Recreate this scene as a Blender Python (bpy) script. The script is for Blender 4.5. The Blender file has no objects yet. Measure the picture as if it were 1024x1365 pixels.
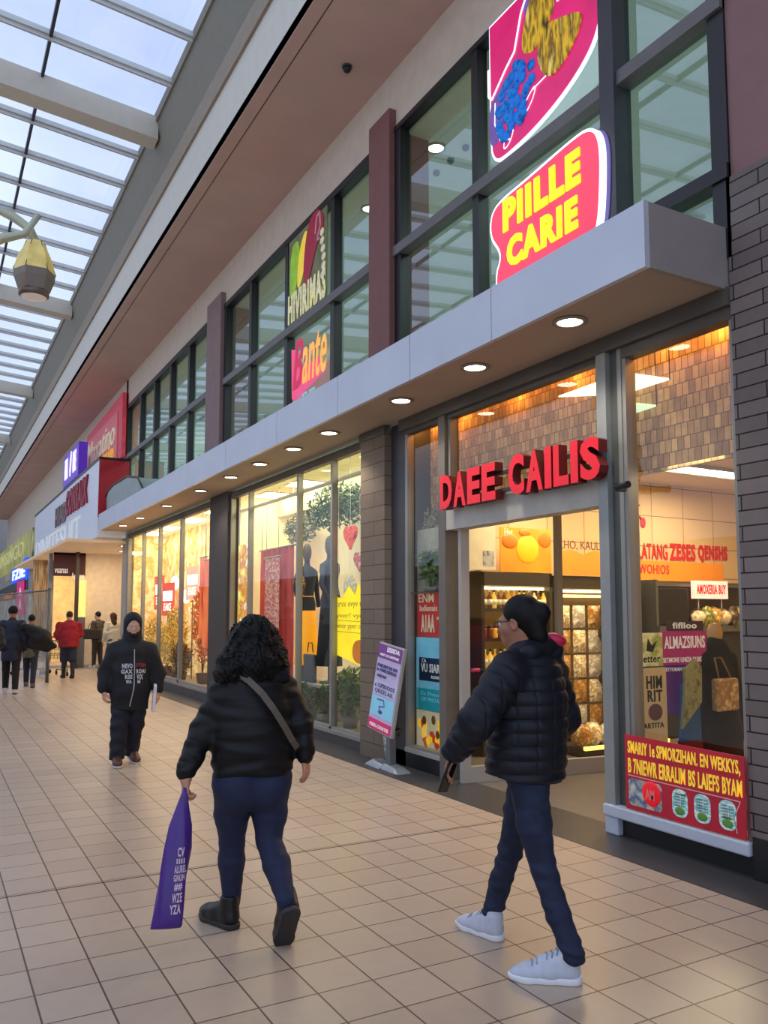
import bpy, math, random
import numpy as np
from mathutils import Vector, Matrix
from mathutils.geometry import tessellate_polygon
C = bpy.context.scene.collection
R = random.Random(7)
PI = math.pi

# ------------------------------------------------------------------ materials
def lin(c):
    return tuple(((v/255)/12.92 if v/255 <= .04045 else ((v/255+.055)/1.055)**2.4) for v in c)
MATS = {}
def M(name, rgb=(128,128,128), rough=.6, metal=0, em=0, var=.08, scale=6, bump=0, emc=None, spec=.5, coat=0):
    if name in MATS: return MATS[name]
    m = bpy.data.materials.new(name); m.use_nodes = True
    nt = m.node_tree; b = nt.nodes['Principled BSDF']
    c = lin(rgb)
    tc = nt.nodes.new('ShaderNodeTexCoord'); nz = nt.nodes.new('ShaderNodeTexNoise')
    nz.inputs['Scale'].default_value = scale; nz.inputs['Detail'].default_value = 4
    nt.links.new(tc.outputs['Object'], nz.inputs['Vector'])
    rp = nt.nodes.new('ShaderNodeValToRGB')
    rp.color_ramp.elements[0].position = .3; rp.color_ramp.elements[1].position = .7
    rp.color_ramp.elements[0].color = tuple(max(0, v*(1-var)) for v in c)+(1,)
    rp.color_ramp.elements[1].color = tuple(min(1, v*(1+var)) for v in c)+(1,)
    nt.links.new(nz.outputs['Fac'], rp.inputs['Fac'])
    nt.links.new(rp.outputs['Color'], b.inputs['Base Color'])
    b.inputs['Roughness'].default_value = rough; b.inputs['Metallic'].default_value = metal
    b.inputs['Specular IOR Level'].default_value = spec
    if coat: b.inputs['Coat Weight'].default_value = coat
    if em:
        b.inputs['Emission Strength'].default_value = em
        if emc: b.inputs['Emission Color'].default_value = lin(emc)+(1,)
        else: nt.links.new(rp.outputs['Color'], b.inputs['Emission Color'])
    if bump:
        bp = nt.nodes.new('ShaderNodeBump'); bp.inputs['Strength'].default_value = bump; bp.inputs['Distance'].default_value = .01
        nt.links.new(nz.outputs['Fac'], bp.inputs['Height']); nt.links.new(bp.outputs['Normal'], b.inputs['Normal'])
    MATS[name] = m
    return m
def glass(name, tint, refl=.08, rough=.02):
    if name in MATS: return MATS[name]
    m = bpy.data.materials.new(name); m.use_nodes = True; nt = m.node_tree
    for n in list(nt.nodes): nt.nodes.remove(n)
    o = nt.nodes.new('ShaderNodeOutputMaterial'); mx = nt.nodes.new('ShaderNodeMixShader')
    t = nt.nodes.new('ShaderNodeBsdfTransparent'); g = nt.nodes.new('ShaderNodeBsdfGlossy')
    lw = nt.nodes.new('ShaderNodeLayerWeight'); lw.inputs['Blend'].default_value = .35
    mr = nt.nodes.new('ShaderNodeMapRange'); mr.inputs['To Min'].default_value = refl*.5; mr.inputs['To Max'].default_value = min(1, refl*4)
    t.inputs['Color'].default_value = lin(tint)+(1,); g.inputs['Roughness'].default_value = rough
    g.inputs['Color'].default_value = (.9,.95,.95,1)
    nt.links.new(lw.outputs['Fresnel'], mr.inputs['Value']); nt.links.new(mr.outputs['Result'], mx.inputs['Fac'])
    nt.links.new(t.outputs['BSDF'], mx.inputs[1]); nt.links.new(g.outputs['BSDF'], mx.inputs[2])
    nt.links.new(mx.outputs['Shader'], o.inputs['Surface'])
    MATS[name] = m
    return m
def brick(name, c1, c2, mortar, bw, bh, ms, axes='yz', rough=.8, offset=.5, bias=0, em=0, bump=.4, shift=(0,0), spec=.3, noise=.0, rough_var=0):
    """brick / tile / shingle pattern in world metres laid on the given axes"""
    if name in MATS: return MATS[name]
    m = bpy.data.materials.new(name); m.use_nodes = True; nt = m.node_tree; b = nt.nodes['Principled BSDF']
    tc = nt.nodes.new('ShaderNodeTexCoord'); sp = nt.nodes.new('ShaderNodeSeparateXYZ'); cb = nt.nodes.new('ShaderNodeCombineXYZ')
    nt.links.new(tc.outputs['Object'], sp.inputs[0])
    for i, a in enumerate(axes):
        ad = nt.nodes.new('ShaderNodeMath'); ad.operation = 'ADD'; ad.inputs[1].default_value = shift[i]
        nt.links.new(sp.outputs['xyz'.index(a)], ad.inputs[0]); nt.links.new(ad.outputs[0], cb.inputs[i])
    br = nt.nodes.new('ShaderNodeTexBrick'); br.offset = offset; br.offset_frequency = 2; br.squash = 1
    nt.links.new(cb.outputs[0], br.inputs['Vector'])
    br.inputs['Scale'].default_value = 1; br.inputs['Brick Width'].default_value = bw; br.inputs['Row Height'].default_value = bh
    br.inputs['Mortar Size'].default_value = ms; br.inputs['Mortar Smooth'].default_value = .1; br.inputs['Bias'].default_value = bias
    br.inputs['Color1'].default_value = lin(c1)+(1,); br.inputs['Color2'].default_value = lin(c2)+(1,); br.inputs['Mortar'].default_value = lin(mortar)+(1,)
    nz = nt.nodes.new('ShaderNodeTexNoise'); nz.inputs['Scale'].default_value = 14; nz.inputs['Detail'].default_value = 6
    nt.links.new(tc.outputs['Object'], nz.inputs['Vector'])
    mr = nt.nodes.new('ShaderNodeMapRange'); mr.inputs['To Min'].default_value = 1-noise; mr.inputs['To Max'].default_value = 1+noise
    nt.links.new(nz.outputs['Fac'], mr.inputs['Value'])
    hv = nt.nodes.new('ShaderNodeHueSaturation'); nt.links.new(mr.outputs[0], hv.inputs['Value']); nt.links.new(br.outputs['Color'], hv.inputs['Color'])
    nt.links.new(hv.outputs['Color'], b.inputs['Base Color'])
    b.inputs['Roughness'].default_value = rough; b.inputs['Specular IOR Level'].default_value = spec
    if rough_var:
        m2 = nt.nodes.new('ShaderNodeMapRange'); m2.inputs['To Min'].default_value = rough-rough_var; m2.inputs['To Max'].default_value = rough+rough_var
        nt.links.new(nz.outputs['Fac'], m2.inputs['Value']); nt.links.new(m2.outputs[0], b.inputs['Roughness'])
    bp = nt.nodes.new('ShaderNodeBump'); bp.inputs['Strength'].default_value = bump; bp.inputs['Distance'].default_value = .004; bp.invert = True
    nt.links.new(br.outputs['Fac'], bp.inputs['Height']); nt.links.new(bp.outputs['Normal'], b.inputs['Normal'])
    if em:
        nt.links.new(hv.outputs['Color'], b.inputs['Emission Color']); b.inputs['Emission Strength'].default_value = em
    MATS[name] = m
    return m
def speckle(name, cols, scale=30, rough=.7, em=0, stretch=(1,1,1), detail=3):
    """many-coloured noise for leaves, dried flowers, crinkled film"""
    if name in MATS: return MATS[name]
    m = bpy.data.materials.new(name); m.use_nodes = True; nt = m.node_tree; b = nt.nodes['Principled BSDF']
    tc = nt.nodes.new('ShaderNodeTexCoord'); mp = nt.nodes.new('ShaderNodeMapping'); mp.inputs['Scale'].default_value = stretch
    nz = nt.nodes.new('ShaderNodeTexNoise'); nz.inputs['Scale'].default_value = scale; nz.inputs['Detail'].default_value = detail
    nt.links.new(tc.outputs['Object'], mp.inputs[0]); nt.links.new(mp.outputs[0], nz.inputs['Vector'])
    rp = nt.nodes.new('ShaderNodeValToRGB'); cr = rp.color_ramp
    while len(cr.elements) < len(cols): cr.elements.new(.5)
    for i, c in enumerate(cols):
        cr.elements[i].position = .3+.4*i/max(1, len(cols)-1); cr.elements[i].color = lin(c)+(1,)
    nt.links.new(nz.outputs['Fac'], rp.inputs['Fac']); nt.links.new(rp.outputs['Color'], b.inputs['Base Color'])
    b.inputs['Roughness'].default_value = rough; b.inputs['Specular IOR Level'].default_value = .25
    if em: nt.links.new(rp.outputs['Color'], b.inputs['Emission Color']); b.inputs['Emission Strength'].default_value = em
    MATS[name] = m
    return m

# ------------------------------------------------------------------ mesh builder
class MB:
    def __init__(s): s.v, s.f, s.mi, s.sm = [], [], [], []
    def add(s, vs, fs, m=0, smooth=False):
        b = len(s.v); s.v += [tuple(p) for p in vs]
        for f in fs: s.f.append(tuple(b+i for i in f)); s.mi.append(m); s.sm.append(smooth)
        return s
    def box(s, x0, x1, y0, y1, z0, z1, m=0):
        x0,x1 = sorted((x0,x1)); y0,y1 = sorted((y0,y1)); z0,z1 = sorted((z0,z1))
        v = [(x,y,z) for z in (z0,z1) for y in (y0,y1) for x in (x0,x1)]
        return s.add(v, [(0,2,3,1),(4,5,7,6),(0,1,5,4),(2,6,7,3),(0,4,6,2),(1,3,7,5)], m)
    def hexa(s, pts, m=0):
        return s.add(pts, [(0,3,2,1),(4,5,6,7),(0,1,5,4),(1,2,6,5),(2,3,7,6),(3,0,4,7)], m)
    def prism(s, poly, z0, z1, m=0):
        a = sum(poly[i][0]*poly[(i+1)%len(poly)][1]-poly[(i+1)%len(poly)][0]*poly[i][1] for i in range(len(poly)))
        if a < 0: poly = poly[::-1]
        n = len(poly)
        if n > 6:
            tri = [t if sum(poly[t[i]][0]*poly[t[(i+1)%3]][1]-poly[t[(i+1)%3]][0]*poly[t[i]][1] for i in range(3)) > 0 else t[::-1] for t in (tuple(q) for q in tessellate_polygon([[Vector((x,y,0)) for x,y in poly]]))]
            return s.add([(x,y,z0) for x,y in poly]+[(x,y,z1) for x,y in poly],
                [t[::-1] for t in tri]+[tuple(n+i for i in t) for t in tri]+[(i,(i+1)%n,n+(i+1)%n,n+i) for i in range(n)], m)
        return s.add([(x,y,z0) for x,y in poly]+[(x,y,z1) for x,y in poly],
            [tuple(range(n-1,-1,-1)), tuple(range(n,2*n))]+[(i,(i+1)%n,n+(i+1)%n,n+i) for i in range(n)], m)
    def cyl(s, a, b, ra, rb=None, n=12, m=0, smooth=True):
        rb = ra if rb is None else rb
        a, b = Vector(a), Vector(b); d = (b-a).normalized(); u = d.orthogonal().normalized(); w = d.cross(u)
        v = [tuple(p+(u*math.cos(2*PI*i/n)+w*math.sin(2*PI*i/n))*r) for p, r in ((a,ra),(b,rb)) for i in range(n)]
        s.add(v, [(i,(i+1)%n,n+(i+1)%n,n+i) for i in range(n)], m, smooth)
        o = len(s.v)-2*n
        s.f += [tuple(o+i for i in range(n-1,-1,-1)), tuple(o+n+i for i in range(n))]; s.mi += [m,m]; s.sm += [False,False]
        return s
    def tube(s, path, r, n=8, m=0):
        ps = [Vector(p) for p in path]; k = len(ps); vs = []
        rr = r if isinstance(r, (list,tuple)) else [r]*k
        u = None
        for i, p in enumerate(ps):
            d = (ps[min(i+1,k-1)]-ps[max(i-1,0)]).normalized()
            u = d.orthogonal().normalized() if u is None else (u-d*u.dot(d)).normalized()
            w = d.cross(u)
            vs += [tuple(p+(u*math.cos(2*PI*j/n)+w*math.sin(2*PI*j/n))*rr[i]) for j in range(n)]
        fs = [(i*n+j, i*n+(j+1)%n, (i+1)*n+(j+1)%n, (i+1)*n+j) for i in range(k-1) for j in range(n)]
        fs += [tuple(range(n-1,-1,-1)), tuple((k-1)*n+j for j in range(n))]
        return s.add(vs, fs, m, True)
    def lathe(s, prof, c=(0,0,0), n=16, m=0, ax='z', smooth=True):
        vs = []
        for r, h in prof:
            for j in range(n):
                a = 2*PI*j/n; p = (r*math.cos(a), r*math.sin(a), h)
                if ax == 'y': p = (p[0], h, p[1])
                vs.append((c[0]+p[0], c[1]+p[1], c[2]+p[2]))
        k = len(prof)
        fs = [(i*n+j, i*n+(j+1)%n, (i+1)*n+(j+1)%n, (i+1)*n+j) for i in range(k-1) for j in range(n)]
        fs += [tuple(range(n-1,-1,-1)), tuple((k-1)*n+j for j in range(n))]
        return s.add(vs, fs, m, smooth)
    def ell(s, c, r, n=12, m=0, wob=0, seed=0):
        rr = random.Random(seed); ph = [rr.uniform(0,6) for _ in range(6)]
        vs = [(c[0],c[1],c[2]-r[2])]
        k = max(4, n//2)
        for i in range(1, k):
            t = PI*i/k
            for j in range(n):
                a = 2*PI*j/n
                w = 1+wob*(math.sin(3*a+ph[0])*math.sin(2*t+ph[1])+.6*math.sin(5*a+ph[2]+3*t))
                vs.append((c[0]+r[0]*math.sin(t)*math.cos(a)*w, c[1]+r[1]*math.sin(t)*math.sin(a)*w, c[2]-r[2]*math.cos(t)*w))
        vs.append((c[0],c[1],c[2]+r[2])); L = len(vs)-1
        fs = [(0,1+(j+1)%n,1+j) for j in range(n)]
        fs += [(1+(i)*n+j, 1+i*n+(j+1)%n, 1+(i+1)*n+(j+1)%n, 1+(i+1)*n+j) for i in range(k-2) for j in range(n)]
        fs += [(L, 1+(k-2)*n+j, 1+(k-2)*n+(j+1)%n) for j in range(n)]
        return s.add(vs, fs, m, True)
    def leaves(s, c, r, n, size, seed=0, m=0, up=0, asp=.45):
        rr = random.Random(seed)
        for _ in range(n):
            while True:
                p = Vector((rr.uniform(-1,1),rr.uniform(-1,1),rr.uniform(-1,1)))
                if p.length < 1: break
            p = Vector((c[0]+p.x*r[0], c[1]+p.y*r[1], c[2]+p.z*r[2]))
            d = Vector((rr.gauss(0,1),rr.gauss(0,1),rr.gauss(up,1))).normalized(); w = d.cross(Vector((rr.gauss(0,1),rr.gauss(0,1),rr.gauss(0,1)))).normalized()
            L = size*rr.uniform(.6,1.3); W = L*asp
            s.add([p, p+d*L*.45+w*W*.5, p+d*L, p+d*L*.45-w*W*.5], [(0,1,2,3)], m)
        return s
    def text(s, t, x0, y0, x1, y1, z0=0, z1=.002, bold=.0, m=0, slant=0):
        cu = bpy.data.curves.new('lettering', 'FONT'); cu.body = t; cu.offset = bold; cu.extrude = .01; cu.resolution_u = 3
        cu.space_character = 1.0+bold*3.6; cu.shear = slant
        o = bpy.data.objects.new('lettering', cu); C.objects.link(o)
        bpy.context.view_layer.update()
        me = bpy.data.meshes.new_from_object(o.evaluated_get(bpy.context.evaluated_depsgraph_get()))
        n = len(me.vertices)
        if n:
            co = np.empty(n*3, 'f'); me.vertices.foreach_get('co', co); co = co.reshape(-1,3)
            a, b = co.min(0), co.max(0); e = np.maximum(b-a, 1e-6)
            q = (co-a)/e*np.array([x1-x0, y1-y0, z1-z0])+np.array([x0,y0,z0])
            s.add(q.tolist(), [tuple(p.vertices) for p in me.polygons], m)
        bpy.data.objects.remove(o); bpy.data.curves.remove(cu); bpy.data.meshes.remove(me)
        return s
    def build(s, name, mats, parent=None, bevel=0, loc=None, rot=None):
        me = bpy.data.meshes.new(name); me.from_pydata([tuple(map(float,p)) for p in s.v], [], s.f)
        for m in (mats if isinstance(mats,(list,tuple)) else [mats]): me.materials.append(m)
        me.polygons.foreach_set('material_index', s.mi); me.polygons.foreach_set('use_smooth', s.sm)
        o = bpy.data.objects.new(name, me); C.objects.link(o)
        if parent: o.parent = parent
        if loc: o.location = loc
        if rot: o.rotation_euler = rot
        if bevel:
            b = o.modifiers.new('bevel','BEVEL'); b.width = bevel; b.segments = 2; b.limit_method = 'ANGLE'
        return o
def tag(o, label=None, cat=None, group=None, kind=None):
    for k, v in (('label',label),('category',cat),('group',group),('kind',kind)):
        if v: o[k] = v
    return o
def empty(name, loc=(0,0,0), rot=(0,0,0)):
    o = bpy.data.objects.new(name, None); C.objects.link(o); o.location = loc; o.rotation_euler = rot; o.empty_display_size = .1
    return o
WALLROT = Matrix(((0,0,-1),(-1,0,0),(0,1,0))).to_euler()     # local x = along the shopfront to the right, y = up, z = out to the mall
BACKROT = Matrix(((1,0,0),(0,0,-1),(0,1,0))).to_euler()      # the same for walls that face the camera's end of the mall
def fac(name, label, cat, x, y, z, group=None): return tag(empty(name, (x,y,z), WALLROT), label, cat, group)
def bak(name, label, cat, x, y, z, group=None): return tag(empty(name, (x,y,z), BACKROT), label, cat, group)
def dup(root, loc, label=None, rotz=None):
    r = root.copy(); C.objects.link(r); r.location = loc
    if rotz is not None: r.rotation_euler = (r.rotation_euler[0], r.rotation_euler[1], rotz)
    if label: r['label'] = label
    for ch in list(root.children):
        c = ch.copy(); C.objects.link(c); c.parent = r
        for g in list(ch.children):
            d = g.copy(); C.objects.link(d); d.parent = c
    return r
def struct(name, mb, mats, parent=None, bevel=0):
    o = mb.build(name, mats, parent, bevel)
    if not parent: o['kind'] = 'structure'
    return o
def rrect(x0, y0, x1, y1, r, n=5):
    out = []
    for cx, cy, a0 in ((x1-r,y1-r,0),(x0+r,y1-r,PI/2),(x0+r,y0+r,PI),(x1-r,y0+r,1.5*PI)):
        out += [(cx+r*math.cos(a0+PI/2*i/n), cy+r*math.sin(a0+PI/2*i/n)) for i in range(n+1)]
    return out
def smooth_poly(pts, it=2):
    for _ in range(it):
        q = []
        for i in range(len(pts)):
            a, b = pts[i], pts[(i+1)%len(pts)]
            q += [(a[0]*.75+b[0]*.25, a[1]*.75+b[1]*.25), (a[0]*.25+b[0]*.75, a[1]*.25+b[1]*.75)]
        pts = q
    return pts
def grow(poly, d):
    """offset a simple polygon outwards"""
    a = sum(poly[i][0]*poly[(i+1)%len(poly)][1]-poly[(i+1)%len(poly)][0]*poly[i][1] for i in range(len(poly)))
    s = 1 if a > 0 else -1; n = len(poly); out = []
    for i in range(n):
        p, q = poly[i-1], poly[(i+1)%n]
        tx, ty = q[0]-p[0], q[1]-p[1]; L = math.hypot(tx,ty) or 1
        out.append((poly[i][0]+s*d*ty/L, poly[i][1]-s*d*tx/L))
    return out

# ------------------------------------------------------------------ palette
floor_m = brick('beige floor tiles', (194,172,150), (184,161,139), (84,68,56), .2625, .28, .0042, 'xy', rough=.34, offset=0, shift=(-.4612,-.21), spec=.45, noise=.09, bump=.25, rough_var=.08)
granite = M('dark grey granite strip', (66,64,64), .38, var=.12, scale=25)
entry_floor = M('brown grey entrance floor', (112,104,97), .4, var=.08, scale=12)
black_base = M('black plinth', (24,24,27), .45)
sill_white = M('white sill paint', (196,203,214), .4, var=.03)
alu = M('grey anodised frame', (146,144,138), .42, .3, var=.04)
alu_lite = M('pale grey frame', (176,176,172), .42, .2, var=.03)
head_dark = M('dark bronze head frame', (92,87,81), .5, .2, var=.05)
win_black = M('near black window frame', (33,29,31), .42, .1, var=.05)
win_rail = M('grey brown window rail', (106,101,100), .5, var=.06)
steel_dk = M('dark slate post', (62,61,66), .5)
canopy_m = M('silver grey canopy panel', (198,202,212), .42, .25, var=.04, scale=2)
canopy_end = M('warm grey canopy end', (150,142,136), .5, .1, var=.05)
soffit_m = M('beige canopy soffit', (172,156,140), .75, var=.04, scale=2)
upper_soffit = M('rosy beige ceiling', (204,170,160), .8, var=.06, scale=1.2)
upper_wall = M('beige upper wall', (208,192,172), .8, var=.05)
fascia_m = M('cream fascia', (212,206,192), .7, var=.03)
curb_m = M('olive grey skylight curb', (132,127,112), .75, var=.04)
curb_dk = M('brown fascia ledge', (150,136,118), .75)
beam_m = M('cream skylight beam', (206,198,182), .7, var=.03)
bar_m = M('grey skylight bar', (206,207,204), .5, .3, var=.04)
pil_m = M('plum brown pilaster', (128,84,78), .7, var=.05)
plum_wall = M('dusty plum wall', (140,104,102), .8, var=.05)
brick_m = brick('dark grey brown brick', (128,115,110), (112,101,96), (38,33,31), .42, .0975, .005, 'yz', rough=.75, noise=.1, bump=.8)
brick_pm = brick('brown split brick', (128,114,100), (116,103,90), (66,57,50), .9, .165, .004, 'yz', rough=.75, noise=.12, bump=.8)
pier_dk = M('dark brown pier', (62,54,48), .6)
shingle_m = brick('cedar shingle facing', (214,172,118), (160,122,82), (108,80,56), .058, .10, .003, 'yz', rough=.7, offset=.37, noise=.35, bump=.8, em=.12)
shop_cream = M('warm cream shop wall', (222,192,150), .8, var=.04, em=.05)
shop_tile = brick('cream shop wall tiles', (214,182,138), (208,176,132), (140,108,76), .62, .42, .006, 'xz', rough=.5, offset=0, bump=.2, em=.04)
shop_ceil = M('cream shop ceiling', (226,208,178), .85, var=.03)
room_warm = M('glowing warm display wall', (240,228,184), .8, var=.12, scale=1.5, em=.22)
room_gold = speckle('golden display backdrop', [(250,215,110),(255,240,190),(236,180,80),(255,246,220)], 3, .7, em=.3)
upstairs = M('grey green upstairs wall', (150,160,150), .85, var=.05, em=.10)  # faint emission added so the room looks brighter through the upper windows
upstairs_c = M('grey upstairs ceiling', (170,172,162), .85, var=.04, em=.16)  # ceiling surface also emits, added to brighten the upper panes
lamp_white = M('lit lamp diffuser', (255,244,222), .5, em=9, var=0)
panel_white = M('lit ceiling panel', (255,240,205), .5, em=4.5, var=.02)
rim_m = M('brushed lamp rim', (150,140,128), .4, .4)
glass_shop = glass('clear shop glass', (244,247,243), .10)
glass_teal = glass('teal upper glass', (198,224,224), .26)
glass_sky = glass('skylight glass', (246,249,255), .02)
glass_rail = glass('clear barrier glass', (232,238,236), .12)
def paint(name, rgb, em=0, rough=.55): return M(name, rgb, rough, em=em, var=.05, scale=9)
red_sig = paint('glossy red letter', (216,8,28), .24, .35)
red_side = paint('dark red letter return', (96,12,18), 0, .5)
white_p = paint('white print', (244,244,240), .1)
black_p = paint('black print', (22,20,22))
yellow_p = paint('yellow print', (250,214,60), .25)
cream_p = paint('cream print', (236,226,190), .1)
red_p = paint('red print', (196,34,44), .08)
crimson = paint('crimson poster', (176,30,58), .06)
magenta = paint('magenta poster', (176,38,116), .1)
purple_p = paint('purple poster', (96,44,128), .1)
orange_p = paint('orange print', (238,140,40), .14)
teal_p = paint('teal print', (26,156,176), .15)
sky_p = paint('pale blue print', (128,196,220), .15)
navy_p = paint('navy print', (24,44,82), .05)
lilac_p = paint('lilac print', (186,186,214), .1)
tan_p = paint('tan board', (206,184,138), .08)
green_p = paint('leaf green print', (96,146,60), .05)
gold_p = speckle('gold print', [(60,42,20),(250,200,50),(120,84,30),(255,226,110)], 14, .5, em=.2, stretch=(1,.2,1))
blue_p = speckle('blue berry print', [(20,90,190),(30,130,220),(12,70,150)], 16, .5, em=.25)

# ------------------------------------------------------------------ the setting
W = 4.48
struct('floor', MB().add([(-9,-8,0),(4.04,-8,0),(4.04,62,0),(-9,62,0)], [(0,1,2,3)]), floor_m)
struct('trim_1', MB().box(4.04,4.62,-3,21.9,-.05,.001).box(4.04,4.052,-3,21.9,-.02,.003), granite)
struct('trim_2', MB().box(-9,4.04,5.215,5.226,-.01,.0012), M('bold floor joint', (74,62,52), .6))
struct('floor_entrance', MB().box(4.62,12,3.2,8.2,-.05,.0005), entry_floor)
struct('floor_far', MB().add([(4.04,21.9,0),(12,21.9,0),(12,62,0),(4.04,62,0)], [(0,1,2,3)]), M('pale far tiles', (178,156,136), .35))
# plinths
def plinth(n, y0, y1, top=.13, x=4.47):
    struct('baseboard_%d' % n, MB().box(x,4.7,y0,y1,0,top), black_base)
plinth(1, 3.37, 4.56)
struct('trim_3', MB().box(4.40,4.62,3.37,4.60,.13,.215).box(4.42,4.62,4.47,4.60,0,.13), sill_white, bevel=.012)
plinth(2, 6.80, 7.86, .16)
struct('trim_4', MB().box(4.45,4.62,6.80,7.55,.16,.2), alu_lite)
base_br = M('grey brown window plinth', (78,73,70), .5)
struct('baseboard_3', MB().box(4.46,4.7,8.43,13.44,0,.12), base_br)
struct('baseboard_4', MB().box(4.46,4.7,14.45,21.7,0,.17), base_br)
struct('trim_5', MB().box(4.44,4.62,8.43,13.44,.12,.165), alu)
struct('trim_6', MB().box(4.44,4.62,14.45,21.7,.17,.215), alu)
# brick wall on the right, plum wall above it
struct('wall_right', MB().box(4.44,4.9,-3,3.385,.25,4.43), brick_m)
struct('baseboard_right', MB().box(4.425,4.9,-3,3.36,0,.25), black_base)
struct('wall_upper_right', MB().box(4.46,4.9,-3,3.36,4.43,7.9), plum_wall)
struct('wall_pillar', MB().box(4.38,4.9,7.86,8.43,0,3.6), brick_pm)
struct('trim_7', MB().box(4.36,4.9,7.84,8.45,3.6,3.69), head_dark)
struct('trim_8', MB().box(4.47,4.9,7.56,7.86,.0,3.69), steel_dk)
struct('wall_pier', MB().box(4.42,5.6,13.44,14.45,0,3.69), pier_dk)
struct('wall_end_pier', MB().box(4.46,5.3,21.7,22.3,0,3.69), M('pale grey end pier', (164,158,150), .6))
# upper wall, pilasters, soffit, fascia and curb
struct('wall_upper', MB().box(4.46,4.9,3.36,22.3,7.12,7.9).box(4.46,4.9,22.1,60,3.7,7.9), upper_wall)
for i, (a, b) in enumerate(((7.73,8.22),(13.86,14.7))):
    struct('wall_pilaster_%s' % 'ab'[i], MB().box(4.37,4.9,a,b,3.9,7.36), pil_m if i == 0 else M('mauve pilaster', (138,112,108), .7))
struct('ceiling', MB().box(3.2,4.6,-4,60,7.866,8.0), upper_soffit)
struct('trim_9', MB().box(3.362,3.372,-4,60,7.862,7.868), M('thin shadow joint', (58,42,38), .8))
struct('wall_fascia', MB().box(3.2,3.3,-4,60,7.875,8.68), fascia_m)
struct('trim_10', MB().box(3.16,3.3,-4,60,8.68,8.84).box(3.2,3.3,-4,60,8.84,9.1), curb_dk)
struct('wall_curb', MB().add([(3.27,-4,9.08),(3.27,62,9.08),(3.07,62,10.02),(3.07,-4,10.02)], [(0,1,2,3)]).box(3.05,3.16,-4,62,9.96,10.14), curb_m)
# skylight: panes, bars, big beams, purlin
sk = MB()
sl = -.085
def zs(x): return 10.0+(3.08-x)*-sl
sk.add([(3.1,-4,zs(3.1)+.1),(3.1,62,zs(3.1)+.1),(-6.5,62,zs(-6.5)+.1),(-6.5,-4,zs(-6.5)+.1)], [(0,1,2,3)])
win = tag(empty('window_skylight'), kind='structure')
sk.build('pane', glass_sky, win)
def slopebar(mb, y0, y1, zt, zb):
    x0, x1 = -6.5, 3.1
    return mb.hexa([(x0,y0,zs(x0)+zb),(x1,y0,zs(x1)+zb),(x1,y1,zs(x1)+zb),(x0,y1,zs(x0)+zb),(x0,y0,zs(x0)+zt),(x1,y0,zs(x1)+zt),(x1,y1,zs(x1)+zt),(x0,y1,zs(x0)+zt)])
y = -3.0
bars, bigs = [], []
while y < 60:
    k = round((y-13.62)/1.19)
    if k % 8 == 0: bigs.append(y)
    else: bars.append(y)
    y += 1.19
for yb in bars:
    slopebar(slopebar(MB(), yb-.055, yb+.055, .1, .02), yb-.02, yb+.02, .02, -.04).build('bar', bar_m, win)
for yb in bigs:
    struct('trim_beam', slopebar(MB(), yb-.17, yb+.2, .06, -.34), beam_m)
struct('trim_purlin', MB().box(1.225,1.27,-4,62,zs(1.25)+.0,zs(1.25)+.09).box(-1.5,-1.455,-4,62,zs(-1.5),zs(-1.5)+.09).box(-4.2,-4.155,-4,62,zs(-4.2),zs(-4.2)+.09), M('dark purlin', (48,48,66), .5))
struct('wall_left', MB().box(-9.2,-9,-4,62,0,3.6), M('pale opposite mall wall', (190,182,170), .8))  # unseen opposite wall, kept low and pale so sky light comes in
struct('wall_far', MB().box(-9,12,62,62.3,0,10.6), M('grey far wall', (150,146,142), .8))

# canopy
can = tag(empty('canopy', (4.1,3.4,3.69)), 'long silver grey canopy with beige underside running above the shopfronts', 'canopy')
seams = [3.4,4.95,6.17,7.66,9.39,11.4,13.4,15.4,17.4,19.4,21.55]
for a, b in zip(seams[:-1], seams[1:]):
    MB().box(-.4,-.36,a-3.4+.004,b-3.4-.004,0,.42).build('fascia_panel', canopy_m, can)
MB().box(-.36,.36,.02,18.13,.012,.10).build('soffit', soffit_m, can)
MB().box(-.36,.36,.0,.04,.0,.415).build('end_panel', canopy_end, can)
MB().box(-.36,.36,.04,18.15,.36,.4).build('top_sheet', M('grey canopy top', (120,122,126), .6), can)
# downlights
dl = tag(empty('recessed_downlight', (3.96,4.36,3.70)), '', 'light', 'canopy downlights')
MB().lathe([(.125,.0),(.125,-.012),(.095,-.016),(.09,.0)], n=24).build('rim', rim_m, dl)
MB().lathe([(.001,-.006),(.09,-.008),(.088,-.001),(.001,-.001)], n=24).build('lens', lamp_white, dl)
ords = ['nearest the brick wall','second from the brick wall','third from the brick wall','in front of the brown brick pillar','fifth from the brick wall','sixth from the brick wall','seventh from the brick wall','eighth, by the dark pier','ninth from the brick wall','tenth from the brick wall','farthest along the canopy']
for i, yy in enumerate((4.36,5.59,6.84,8.5,9.56,10.77,12.04,13.64,15.9,18.2,20.0)):
    lb = 'round lit downlight recessed in the canopy soffit, '+ords[i]
    if i == 0: dl['label'] = lb
    else: dup(dl, (4.0,yy,3.70), lb)
def lamp(kind, loc, energy, color=(1,.85,.65), size=.1, rot=None, spot=None, sy=None):
    l = bpy.data.lights.new('lamp', kind); l.energy = energy; l.color = color
    if kind == 'AREA':
        l.size = size
        if sy: l.shape = 'RECTANGLE'; l.size_y = sy
    else: l.shadow_soft_size = size
    if spot: l.spot_size = spot; l.spot_blend = .6
    o = bpy.data.objects.new('lamp', l); C.objects.link(o); o.location = loc
    if rot: o.rotation_euler = rot
    return o
for yy in (4.36,5.59,6.84,8.5,9.56,10.77,12.04,13.64,15.9,18.2,20.0):
    lamp('SPOT', (3.98,yy,3.66), 34, (1,.88,.72), .08, spot=math.radians(120))

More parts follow.
